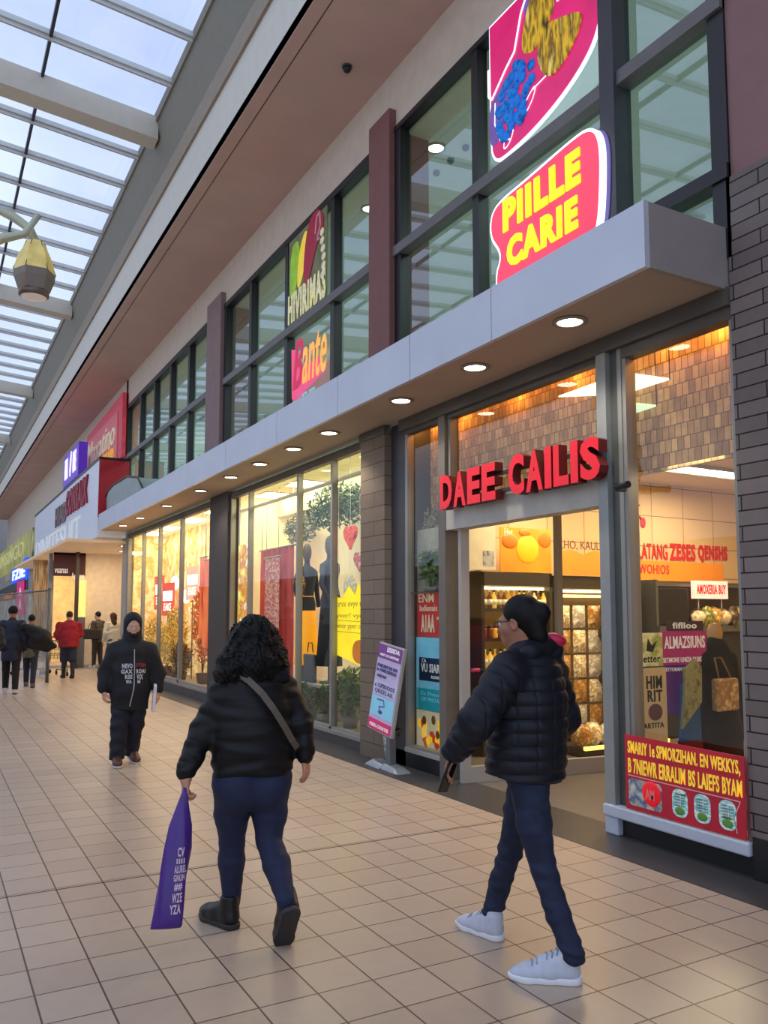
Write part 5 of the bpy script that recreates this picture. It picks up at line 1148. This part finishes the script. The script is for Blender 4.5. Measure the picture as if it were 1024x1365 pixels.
MB().add(vs, [(i*n+j,i*n+(j+1)%n,(i+1)*n+(j+1)%n,(i+1)*n+j) for i in range(len(rows)-1) for j in range(n)]+[tuple((len(rows)-1)*n+j for j in range(n)), tuple(range(n-1,-1,-1))], 0, True).build('body', M('purple plastic bag', (74,38,128), .32, var=.15, scale=9), pb_)
prn = MB()
for w_, x0, x1, z0, z1 in (('CV',-.418,-.388,.455,.495),('IIII',-.422,-.385,.425,.447),('ALUREL',-.430,-.378,.385,.418),('GNUN',-.432,-.382,.35,.38),('##',-.428,-.392,.31,.342),('WZE',-.436,-.392,.26,.30),('YZA',-.444,-.396,.212,.252)):
    t_ = MB().text(w_, x0+.035, z0, x1+.035, z1, 0, .0012, .03)
    for (x, z, e) in t_.v: pass
    def onbag(x, z, e):
        k_ = min(range(len(rows)-1), key=lambda q: 0 if rows[q+1][0] <= z <= rows[q][0] else 1); a_, b_ = rows[k_], rows[k_+1]; f__ = (a_[0]-z)/(a_[0]-b_[0])
        cx, rx, ry = (a_[m_]+(b_[m_]-a_[m_])*f__ for m_ in (1,2,3)); u = max(-.95,min(.95,(x-cx)/rx))
        return (x, -.13-.16*(.77-z)/.63-ry*1.06*math.sqrt(1-u*u)-.003-e, z)
    prn.add([onbag(*q) for q in t_.v], [f[::-1] for f in t_.f])
prn.build('print', M('pale pink print', (226,196,214), .5), pb_)

# --- man in the quilted jacket
mn = tag(empty('person', (2.48,3.15,0), (0,0,-math.atan2(2.48,3.15))), 'person striding in quilted navy puffer jacket, blue jeans and white sneakers, with glasses', 'person')
F = np.array((-.62,.785,0)); Hf = np.array((-.90,.40,-.12))
nb_ = (.052,0,1.40); hc = np.array((.014,.0,1.560))
sL, sR = (-.040,-.13,1.325), (.158,.12,1.325); eL, wL_ = (-.175,-.22,1.12), (-.292,-.17,.955); eR, wR_ = (.232,.16,1.09), (.115,.30,.985)
hipL, hipR = (.048,-.052,.84), (.055,.055,.84); kR_, aR_ = (-.040,.19,.44), (-.137,.24,.115); kL_, aL_ = (.108,-.12,.45), (.228,-.235,.125)
bp_ = head(hc, Hf, nb_, .97)+chain([(.052,0,1.33),(.048,0,1.05),(.05,0,.92)],[.12,.11,.10],.05,(F,1.3))
bp_ += chain([sL,eL,wL_],[.05,.042,.03])+chain([sR,eR,wR_],[.05,.042,.03])+chain([hipL,kL_,aL_],[.070,.048,.036],.02)+chain([hipR,kR_,aR_],[.070,.048,.036],.02)
bp_ += hand(wL_, (-.40,.05,-.92), (.75,.1,-.35), (-.2,.95,.1), .95, .75)+hand(wR_, (-.7,.4,-.1), (.2,.2,-1), (0,.5,1), .95, .6)
body('body', bp_, skin_b, mn, .0048); eyes(hc, Hf, mn, .97)
jk = chain([(.055,.0,1.30),(.055,0,1.18),(.050,0,1.05),(.040,0,.92),(.032,0,.84)],[.158,.178,.182,.184,.182],.04,(F,1.18),puffz(.062,.013,.83,1.36,.55))
jk += [rc((-.025,-.10,1.345),(.140,.10,1.345),.072,.072,.05), rc((.052,.0,1.36),(.050,0,1.425),.088,.078,.03)]
jk += chain([sL,eL,(-.285,-.175,.97)],[.088,.074,.056],.04,None,pufft(.062,.010,.55))+chain([sR,eR,(.125,.29,.99)],[.082,.070,.054],.04,None,pufft(.062,.010,.55))
jk += [rc((.10,.04,1.425),(.175,.06,1.43),.055,.05,.03), cut((0,0,.838),(-.14,0,-1))]
nvj = M('dark navy puffer fabric', (15,18,29), .52, var=.15, scale=30, bump=.1, spec=.35)
Sd = np.array((.785,.62,0))
def seams(P):
    u = (P-np.array((.05,0,0)))@Sd; return wrinkle(.003,19,1.4,2)(P)-.004*np.exp(-(np.mod(u+.11,.085)-.0425)**2/.00003)*((P[:,2] < 1.30)&(P[:,2] > .9))
jo = body('jacket', jk, nvj, mn, .005, seams)
body('hood', [rc((.10,-.02,1.44),(.17,.07,1.455),.055,.055,.03), rc((.06,-.08,1.41),(.10,-.02,1.44),.05,.055,.03)], nvj, mn, .006, wrinkle(.004,25,1,4))
o = body('hood_lining', [el((.186,.03,1.474),(.055,.032,.033),[unit((.9,.3,-.25)),unit((-.3,.95,0)),unit((.2,.1,.97))],.02)], M('bright pink lining', (206,26,74), .35), mn, .005); o['label'] = 'bright pink padded lining of the hood'
pt = chain([hipL,(.07,-.10,.64),kL_,(.165,-.18,.28),aL_],[.092,.080,.058,.054,.050],.02)+chain([hipR,(.01,.13,.64),kR_,(-.09,.22,.28),aR_],[.092,.080,.058,.054,.050],.02)+[rc((.042,-.04,.90),(.055,.04,.90),.112,.112,.06), cut((0,0,.95),(0,0,1)), cut((0,0,.075),(0,0,-1))]
jean = M('dark blue denim', (27,36,62), .8, var=.35, scale=14, bump=.1)
body('jeans', pt, jean, mn, PEOPLE_H, lambda P: wrinkle(.0026,23,1.9,5)(P)+.004*np.exp(-((P[:,2]-.40)/.12)**2)*np.sin(95*P[:,2]+30*P[:,0])+.004*np.exp(-((P[:,2]-.13)/.05)**2)*np.sin(150*P[:,2]+20*P[:,0]))
wsh = M('white sneaker mesh', (198,203,216), .6, var=.05, scale=40, bump=.1); lace_m = M('silver grey lace', (150,156,172), .6); wso = M('white sneaker sole', (236,238,244), .5, var=.02)
shoe('sneaker', mn, (-.085,.185,.0), math.atan2(.62,-.78), -.0, 1.02, wsh, wso, lace_m)
SHOES.clear()
shoe('sneaker', mn, (.262,-.215,.0), math.atan2(.03,-.98)+.05, .0, 1.08, wsh, wso, lace_m)
r_, f_, u_ = frame(Hf)
hp = [el(hc+u_*.036-f_*.026,(.082,.098,.096),[r_,f_,u_],.03), rc(hc-f_*.06+u_*.005,hc-f_*.085-u_*.07,.062,.050,.04), el(hc-f_*.122+u_*.03,(.046,.044,.050),[r_,f_,u_],.02), rc(hc-f_*.09-u_*.03,hc-f_*.10-u_*.085,.04,.028,.03), el(hc+f_*.085-u_*.06,(.10,.075,.085),[r_,f_,u_],.01,'s'), el(hc+f_*.02-u_*.075+r_*.07,(.05,.06,.055),[r_,f_,u_],.01,'s'), el(hc+f_*.02-u_*.075-r_*.07,(.05,.06,.055),[r_,f_,u_],.01,'s'), el(hc+f_*.10+u_*.015,(.085,.035,.045),[r_,f_,u_],.015,'s')]
body('hair', hp, black_hair, mn, .005)
b = MB(); q = lambda x, y, z: tuple(hc+.97*(r_*x+f_*y+u_*z))
for sg_ in (1,-1):
    b.tube([q(sg_*(.032+.022*math.cos(a*PI/6)), .106, .002+.017*math.sin(a*PI/6)) for a in range(13)], .0022, 6); b.tube([q(sg_*.054,.104,.006),q(sg_*.076,.06,.008),q(sg_*.080,.0,.006)], .0022, 6)
b.tube([q(-.01,.108,.006),q(.01,.108,.006)], .002, 6)
b.build('glasses', M('dark spectacle frame', (24,20,22), .3), mn)
ph = tag(empty('phone', (2.48,3.15,0), (0,0,-math.atan2(2.48,3.15))), 'dark phone held low in the forward hand of the person in the quilted jacket', 'phone')
MB().box(-.036,.036,-.004,.004,-.075,.075).build('case', M('black phone case', (16,16,18), .25), ph, .004); MB().box(-.033,.033,-.0052,-.004,-.070,.070).build('screen', M('dark phone glass', (12,14,20), .08), ph)
ph.matrix_world = ph.matrix_basis @ Matrix.Translation((-.318,-.182,.855)) @ Matrix.Rotation(math.radians(20),4,'Y') @ Matrix.Rotation(math.radians(60),4,'Z')

# --- hooded man walking towards the camera
hd = tag(empty('person', (1.86,9.18,0), (0,0,-math.atan2(1.86,9.18))), 'person walking towards the viewer in black hooded jacket with white print, brown shoes', 'person')
F = np.array((.15,-.985,0)); hc = np.array((.108,-.03,1.475)); nb_ = (.108,.02,1.27)
sL, sR = (-.075,.0,1.19), (.285,.0,1.19); eL, wL_ = (-.160,.02,.95), (-.175,-.04,.775); eR, wR_ = (.372,.02,.94), (.388,-.04,.755)
hipL, hipR = (.02,0,.80), (.175,0,.80); kL_, aL_ = (-.005,-.07,.43), (-.025,-.10,.09); kR_, aR_ = (.165,.02,.43), (.125,.12,.11)
bp_ = head(hc, (.12,-.97,-.2), nb_, 1.0)+chain([(.10,0,1.2),(.095,0,.85)],[.15,.17],.05,(F,1.2))+chain([sL,eL,wL_],[.05,.045,.032])+chain([sR,eR,wR_],[.05,.045,.032])+chain([hipL,kL_,aL_],[.085,.06,.04],.03)+chain([hipR,kR_,aR_],[.085,.06,.04],.03)
bp_ += hand(wL_, (.12,-.2,-1), (.7,.3,0), (.3,-.95,0), 1.0, .9)+hand(wR_, (-.02,-.15,-1), (-.75,.3,0), (-.3,-.95,0), 1.0, .8)
body('body', bp_, skin_c, hd, .0055); eyes(hc, (.12,-.97,-.2), hd)
jk = chain([(.105,0,1.15),(.10,0,1.0),(.095,0,.80),(.092,0,.60)],[.180,.206,.212,.190],.04,(F,1.18))+[rc((-.04,0,1.185),(.25,0,1.185),.078,.078,.07), rc((.02,0,1.25),(.19,0,1.25),.06,.06,.07), rc((.106,.0,1.22),(.108,-.01,1.35),.105,.092,.03)]
jk += chain([sL,eL,(-.174,-.035,.80)],[.095,.085,.060],.04)+chain([sR,eR,(.387,-.035,.785)],[.095,.085,.060],.04)+[cut((0,0,.575),(0,0,-1))]
bkj = M('black hooded jacket cloth', (13,14,20), .7, var=.15, scale=20, bump=.1)
jo = body('jacket', jk, bkj, hd, .007, wrinkle(.006,14,1.0,6))
r_, f_, u_ = frame((.12,-.97,-.2))
body('hood', [el(hc+u_*.03-f_*.02,(.098,.112,.112),[r_,f_,u_],.03), rc(hc-u_*.06-f_*.02,hc-u_*.16-f_*.0,.095,.11,.04), el(hc+f_*.10-u_*.02,(.072,.085,.092),[r_,f_,u_],.02,'s')], bkj, hd, .006)
body('beard', [el(hc+f_*.055-u_*.088,(.062,.056,.048),[r_,f_,u_],.02), el(hc+f_*.092-u_*.07,(.022,.008,.008),[r_,f_,u_],.01,'s')], M('dark beard', (38,26,22), .9), hd, .005)
pt = chain([hipL,kL_,aL_],[.115,.088,.076],.03)+chain([hipR,kR_,aR_],[.115,.088,.076],.03)+[rc((.04,0,.82),(.155,0,.82),.125,.125,.05), cut((0,0,.92),(0,0,1)), cut((0,0,.06),(0,0,-1))]
body('trousers', pt, M('dark navy trousers', (24,26,38), .8, var=.2, scale=20), hd, .007, wrinkle(.007,20,1.2,7))
brs = M('brown shoe leather', (84,48,34), .5); brs2 = M('pale shoe sole', (200,190,180), .6)
shoe('shoe', hd, (-.03,-.05,0), math.atan2(-.97,.1), 0, .95, brs, brs2); shoe('shoe', hd, (.125,.17,0), math.atan2(-.97,.25), .15, .95, brs, brs2).location = (.125,.17,.03)
wp = M('white jacket print', (206,206,212), .7); rp_ = M('red jacket print', (150,50,66), .7)
from mathutils.bvhtree import BVHTree
def onto(obj, mb, direction, lift=.003):
    """lay flat print (given as x, height, depth) onto the front of a body surface"""
    me = obj.data; t = BVHTree.FromPolygons([v.co.copy() for v in me.vertices], [tuple(p.vertices) for p in me.polygons]); d = Vector(direction).normalized(); out_ = []
    for x, e, z in mb.v:
        o_ = Vector((x,0,z))-d*.8; h_ = t.ray_cast(o_, d)
        p = (h_[0] if h_[0] is not None else Vector((x,-.2,z)))-d*(lift+e*2); out_.append(tuple(p))
    mb.v = out_; return mb
def chest_text(s_, x0, x1, z0, z1, m_i, mb):
    t = MB().text(s_, x0, z0, x1, z1, 0, .001, .04); mb.add([(a, c_, b_) for a, b_, c_ in t.v], t.f, m_i); return mb
b = MB()
for s_, x0, x1, z0, z1, mi_ in (('NEVO',-.02,.085,1.02,1.07,0),('FTEM',.125,.225,1.03,1.07,1),('GAX',-.03,.085,.965,1.01,0),('ROAI',.125,.225,.965,1.01,0),('RSE',.01,.085,.91,.955,0),('VIX',.13,.20,.90,.955,0),('WA',.02,.08,.86,.90,0),('M',.14,.17,.86,.895,0)): chest_text(s_, x0, x1, z0, z1, mi_, b)
onto(jo, b, (-.15,.985,0)).build('print', [wp, rp_], jo)
zp = MB(); zp.v = []
for k in range(30):
    z0_, z1_ = 1.22-.02*k, 1.22-.02*(k+1); c0, c1 = (.105 if z > .84 else .105-(.84-z)*.16 for z in (z0_,z1_))
    zp.add([(c0-.005,0,z0_),(c0+.005,0,z0_),(c1+.005,0,z1_),(c1-.005,0,z1_)], [(0,1,2,3)])
onto(jo, zp, (-.15,.985,0), .004)
zp.build('zip', M('silver zip', (180,182,186), .4, .5), jo)
pa = tag(empty('paper_sheaf', (1.86,9.18,0), (0,0,-math.atan2(1.86,9.18))), 'white folded papers held in the hand of the hooded person', 'papers')
o = MB().box(-.015,.015,-.10,.10,-.14,.14).build('sheet', M('white paper', (222,222,228), .7), pa, .003); o.location = (.345,-.10,.70); o.rotation_euler = (.1,.06,0)

# --- people farther down the mall, built in their own frame (x right, y forward)
def walker(label, loc, face, H, bulk, skin, hair, top_m, leg_m, shoe_m, sole_m, stride=.16, hair_kind='short', arms='down', sleeve_z=None, shorts=False, lean=0, coat=None, extra=None):
    t = tag(empty('person', (loc[0],loc[1],0), (0,0,face)), label, 'person'); s = H/1.72; b = bulk; ly = lean
    hc = np.array((0,.03+ly,1.60))*s; F = np.array((0,1.,0)); nb = (0,ly,1.42*s)
    sl_, sr_ = (-.17*b*s,ly,1.37*s), (.17*b*s,ly,1.37*s)
    if arms == 'down': el_, wl_, er_, wr_ = (-.23*b*s,-.04,1.10*s), (-.235*b*s,.06,.85*s), (.23*b*s,-.02,1.10*s), (.235*b*s,.10,.86*s)
    else: el_, wl_, er_, wr_ = (-.215*b*s,.02,1.12*s), (-.17*b*s,.22,1.02*s), (.215*b*s,.02,1.12*s), (.17*b*s,.22,1.02*s)
    hl, hr = (-.085*s,0,.88*s), (.085*s,0,.88*s); kl, kr = (-.09*s,stride*.6,.48*s), (.09*s,-stride*.4,.48*s); al, ar = (-.09*s,stride*.7,.09*s), (.09*s,-stride*1.1,.12*s)
    pr_ = head(hc, (0,1,-.05), nb, s)+chain([(0,ly,1.3*s),(0,0,.95*s)],[.12*s*b,.13*s*b],.05,(F,1.3))+chain([sl_,el_,wl_],[.05*s,.04*s,.03*s])+chain([sr_,er_,wr_],[.05*s,.04*s,.03*s])+chain([hl,kl,al],[.085*s,.055*s,.04*s],.03)+chain([hr,kr,ar],[.085*s,.055*s,.04*s],.03)
    pr_ += hand(wl_, (0,.1,-1), (.8,0,0), (0,1,0), s, .6)+hand(wr_, (0,.1,-1), (-.8,0,0), (0,1,0), s, .6)
    body('body', pr_, skin, t, .009)
    if hair_kind == 'short': hp_ = [el(hc+np.array((0,-.022,.036))*s,(.082*s,.098*s,.092*s),None,.03), el(hc+np.array((0,.10,-.05))*s,(.10*s,.08*s,.10*s),None,.01,'s')]
    elif hair_kind == 'long': hp_ = [el(hc+np.array((0,-.022,.036))*s,(.092*s,.105*s,.098*s),None,.03), rc(hc+np.array((0,-.06,0))*s,hc+np.array((0,-.10,-.24))*s,.09*s,.085*s,.05,(F,1.3)), el(hc+np.array((0,.12,-.05))*s,(.09*s,.08*s,.10*s),None,.01,'s')]
    else: hp_ = [el(hc+np.array((0,-.012,.045))*s,(.092*s,.108*s,.098*s),None,.03), cut(hc+np.array((0,0,.0)),(0,.25,-1))]
    body('hair' if hair_kind != 'cap' else 'cap', hp_, hair, t, .008, curls if hair_kind == 'long' else None)
    zb = (.86 if coat is None else coat)*s
    tp = chain([(0,ly,1.28*s),(0,ly*.5,1.08*s),(0,0,zb)],[.155*s*b,.175*s*b,.182*s*b],.05,(F,1.3))+[rc(sl_,sr_,.07*s,.07*s,.05), rc((0,ly,1.38*s),(0,ly,1.45*s),.085*s,.07*s,.03)]
    tp += chain([sl_,el_,wl_],[.08*s,.066*s,.05*s],.04)+chain([sr_,er_,wr_],[.08*s,.066*s,.05*s],.04)+[cut((0,0,zb-.06*s),(0,0,-1))]
    body('top', tp, top_m, t, .010, wrinkle(.005,16,1.2,2))
    if shorts: lg = chain([hl,kl],[.12*s,.105*s],.03)+chain([hr,kr],[.12*s,.105*s],.03)
    else: lg = chain([hl,kl,al],[.105*s,.072*s,.058*s],.03)+chain([hr,kr,ar],[.105*s,.072*s,.058*s],.03)
    lg += [rc((-.05*s,0,.9*s),(.05*s,0,.9*s),.13*s*b,.13*s*b,.05)]
    body('shorts' if shorts else 'trousers', lg, leg_m, t, .010)
    if shorts:
        for k_, a_ in ((kl,al),(kr,ar)):
            k2 = np.array(k_)*.75+np.array(a_)*.25; body('sock', [rc(k2,a_,.062*s,.05*s)], M('dark long sock', (46,40,42), .8), t, .010)
    for (x, y, z), pit in ((al,0),(ar,.25)): shoe('shoe', t, (x,y-.07,max(0,z-.09*s)), PI/2, pit, s, shoe_m, sole_m, None, .009)
    return t
blacksh = M('black shoe', (28,27,28), .5); whitesh = M('off white shoe', (206,202,198), .6); greysh = M('grey shoe', (96,92,92), .6)
red_sw = M('dark red sweater', (150,20,36), .8, var=.12, scale=12); navy_s = M('navy shorts cloth', (36,40,56), .8); navy_c = M('navy coat cloth', (34,40,58), .75, var=.15); black_c = M('black trouser cloth', (20,20,24), .8)
olive = M('olive jacket', (84,74,62), .8); cream_h = M('cream hoodie', (206,196,176), .85, var=.1); blue_j = M('faded blue denim', (52,60,92), .8); khaki = M('khaki cloth', (92,88,66), .8)
walker('person from behind in dark red sweater, navy shorts and long dark socks', (3.12,21.8), .05, 1.66, 1.42, skin_c, brown_hair, red_sw, navy_s, blacksh, blacksh, .12, 'short', 'front', shorts=True)
walker('person in navy coat and dark knit cap carrying a large black holdall', (1.52,18.2), -.10, 1.74, 1.05, skin_b, M('black knit cap', (18,17,19), .9), navy_c, black_c, whitesh, whitesh, .18, 'cap', 'down', coat=.70)
walker('person in black jacket and blue jeans cut by the picture edge', (1.05,17.4), -.1, 1.60, 1.15, skin_b, black_hair, M('charcoal jacket', (40,42,48), .7), black_c, blacksh, blacksh, .16, 'short', 'front')
walker('person in khaki jacket and dark trousers half hidden behind the black holdall', (2.02,19.6), -.2, 1.58, 1.0, skin_b, black_hair, khaki, M('dark navy leggings', (30,34,52), .8), greysh, greysh, .20, 'short', 'front', coat=.75)
walker('person with dark hair in olive jacket standing by the cream wall', (4.42,25.3), .6, 1.66, 1.0, skin_c, black_hair, olive, M('dark brown trousers', (58,50,44), .8), whitesh, whitesh, .05, 'short', 'front')
walker('person with long brown hair in cream hoodie walking into the neighbouring store', (4.72,24.6), .2, 1.62, 1.15, skin_c, brown_hair, cream_h, M('grey trousers', (90,86,84), .8), whitesh, whitesh, .12, 'long', 'down')
hb_ = tag(empty('holdall_bag', (1.88,18.0,0)), 'large black holdall slung behind the person in the navy coat', 'bag')
body('body', [rc((-.10,0,1.30),(.16,.05,1.12),.10,.20,.06,((0,1,0),1.4)), rc((.16,.05,1.10),(.42,.05,.93),.19,.05,.05,((0,1,0),1.4)), rc((.02,.05,1.0),(.30,.05,.92),.13,.10,.05,((0,1,0),1.4))], M('black bag cloth', (14,14,17), .7), hb_, .012, wrinkle(.010,14,1,3)); MB().tube([(-.2,-.04,1.25),(-.24,-.12,1.36),(-.15,.08,1.42)], .018, 6).build('strap', black_p, hb_)
hb2 = tag(empty('handbag', (4.22,25.05,0)), 'dark brown handbag held in front of the person in the olive jacket', 'bag'); MB().box(-.24,.24,-.06,.06,.86,1.16).build('body', M('dark brown bag', (50,40,38), .6), hb2, .03); MB().tube([(-.12,0,1.16),(-.08,0,1.3),(.08,0,1.3),(.12,0,1.16)],.012,6).build('handle', black_p, hb2)
# figure-like coat stand in the right window
ct = tag(empty('coat_stand', (5.78,4.68,0)), 'black coat on a stand with a tan wooden knob behind the right window', 'coat')
MB().cyl((0,0,0),(0,0,1.36),.02).lathe([(.18,0),(.18,.02),(.02,.04)],n=16).build('stand', black_p, ct)
body('coat', chain([(0,0,1.26),(.0,0,.9),(.02,0,.2)],[.16,.22,.27],.05,((0,1,0),1.9))+chain([(-.16,0,1.22),(-.24,0,.9),(-.24,-.02,.6)],[.07,.06,.05],.04)+chain([(.16,0,1.22),(.25,0,.9),(.26,-.02,.6)],[.07,.06,.05],.04), M('black coat cloth', (24,21,20), .85, var=.2), ct, .010, wrinkle(.008,18,.5,3))
MB().lathe([(.02,1.32),(.055,1.36),(.065,1.44),(.045,1.51),(.001,1.525)],n=16).build('knob', M('tan wooden knob', (196,156,104), .5), ct)
o = tag(empty('handbag', (5.66,4.50,0)), 'crinkled tan handbag hanging on the black coat in the right window', 'bag'); MB().box(-.13,.13,-.035,.035,.82,1.08).build('body', speckle('crinkled tan film', [(196,156,90),(150,110,60),(230,200,140)], 18, .4, em=.06), o, .02); MB().tube([(-.07,0,1.08),(-.04,.06,1.24),(.04,.06,1.24),(.07,0,1.08)],.008,6).build('handle', M('tan strap', (150,116,70), .6), o)
o = tag(empty('towel_stand', (5.34,4.56,0)), 'blue tiered cloth over a green cloth on a small stand left of the black coat', 'cloth'); MB().cyl((0,.02,0),(0,.02,1.1),.015).lathe([(.14,0),(.14,.02),(.02,.03)],n=14).build('stand', black_p, o)
MB().prism([(-.13,.60),(.10,.60),(.09,.98),(.07,1.05),(-.10,1.05)],-.03,.0).build('blue_cloth', M('strong blue cloth', (40,104,176), .7, var=.15), o).rotation_euler = (PI/2,0,0)
MB().prism([(-.15,.70),(-.11,.98),(-.10,1.16),(.02,1.24),(.09,1.18),(.08,.9)],.005,.03).build('green_cloth', speckle('green patterned cloth', [(130,140,90),(176,180,130),(90,104,66)], 16, .8), o).rotation_euler = (PI/2,0,0)
MB().box(-.12,.10,-.01,.05,.42,.60).build('red_base', M('dark red cloth', (110,26,34), .7), o)

# ------------------------------------------------------------------ world, camera
w = bpy.data.worlds.new('overcast'); bpy.context.scene.world = w; w.use_nodes = True; nt = w.node_tree; bg_ = nt.nodes['Background']
tc = nt.nodes.new('ShaderNodeTexCoord'); nz = nt.nodes.new('ShaderNodeTexNoise'); nz.inputs['Scale'].default_value = 3.5; nz.inputs['Detail'].default_value = 5
rp = nt.nodes.new('ShaderNodeValToRGB'); rp.color_ramp.elements[0].position = .35; rp.color_ramp.elements[1].position = .68
rp.color_ramp.elements[0].color = lin((170,185,216))+(1,); rp.color_ramp.elements[1].color = lin((204,216,236))+(1,)
nt.links.new(tc.outputs['Generated'], nz.inputs['Vector']); nt.links.new(nz.outputs['Fac'], rp.inputs['Fac']); nt.links.new(rp.outputs['Color'], bg_.inputs['Color']); bg_.inputs['Strength'].default_value = 1.15
cam = bpy.data.cameras.new('camera'); co_ = bpy.data.objects.new('camera', cam); C.objects.link(co_); bpy.context.scene.camera = co_
yaw, pit = math.radians(29.1), math.radians(4.98)
co_.location = (0,0,1.6); co_.rotation_euler = (PI/2+pit, 0, -yaw)
cam.sensor_fit = 'HORIZONTAL'; cam.sensor_width = 36; cam.lens = 36*1090/1024; cam.shift_y = (723-682.5)/1024; cam.clip_end = 300
sc_ = bpy.context.scene
sc_.view_settings.view_transform = 'Standard'; sc_.view_settings.look = 'None'; sc_.view_settings.exposure = .45
sc_.cycles.use_denoising = True; sc_.cycles.max_bounces = 8; sc_.cycles.transparent_max_bounces = 24; sc_.cycles.sample_clamp_indirect = 6
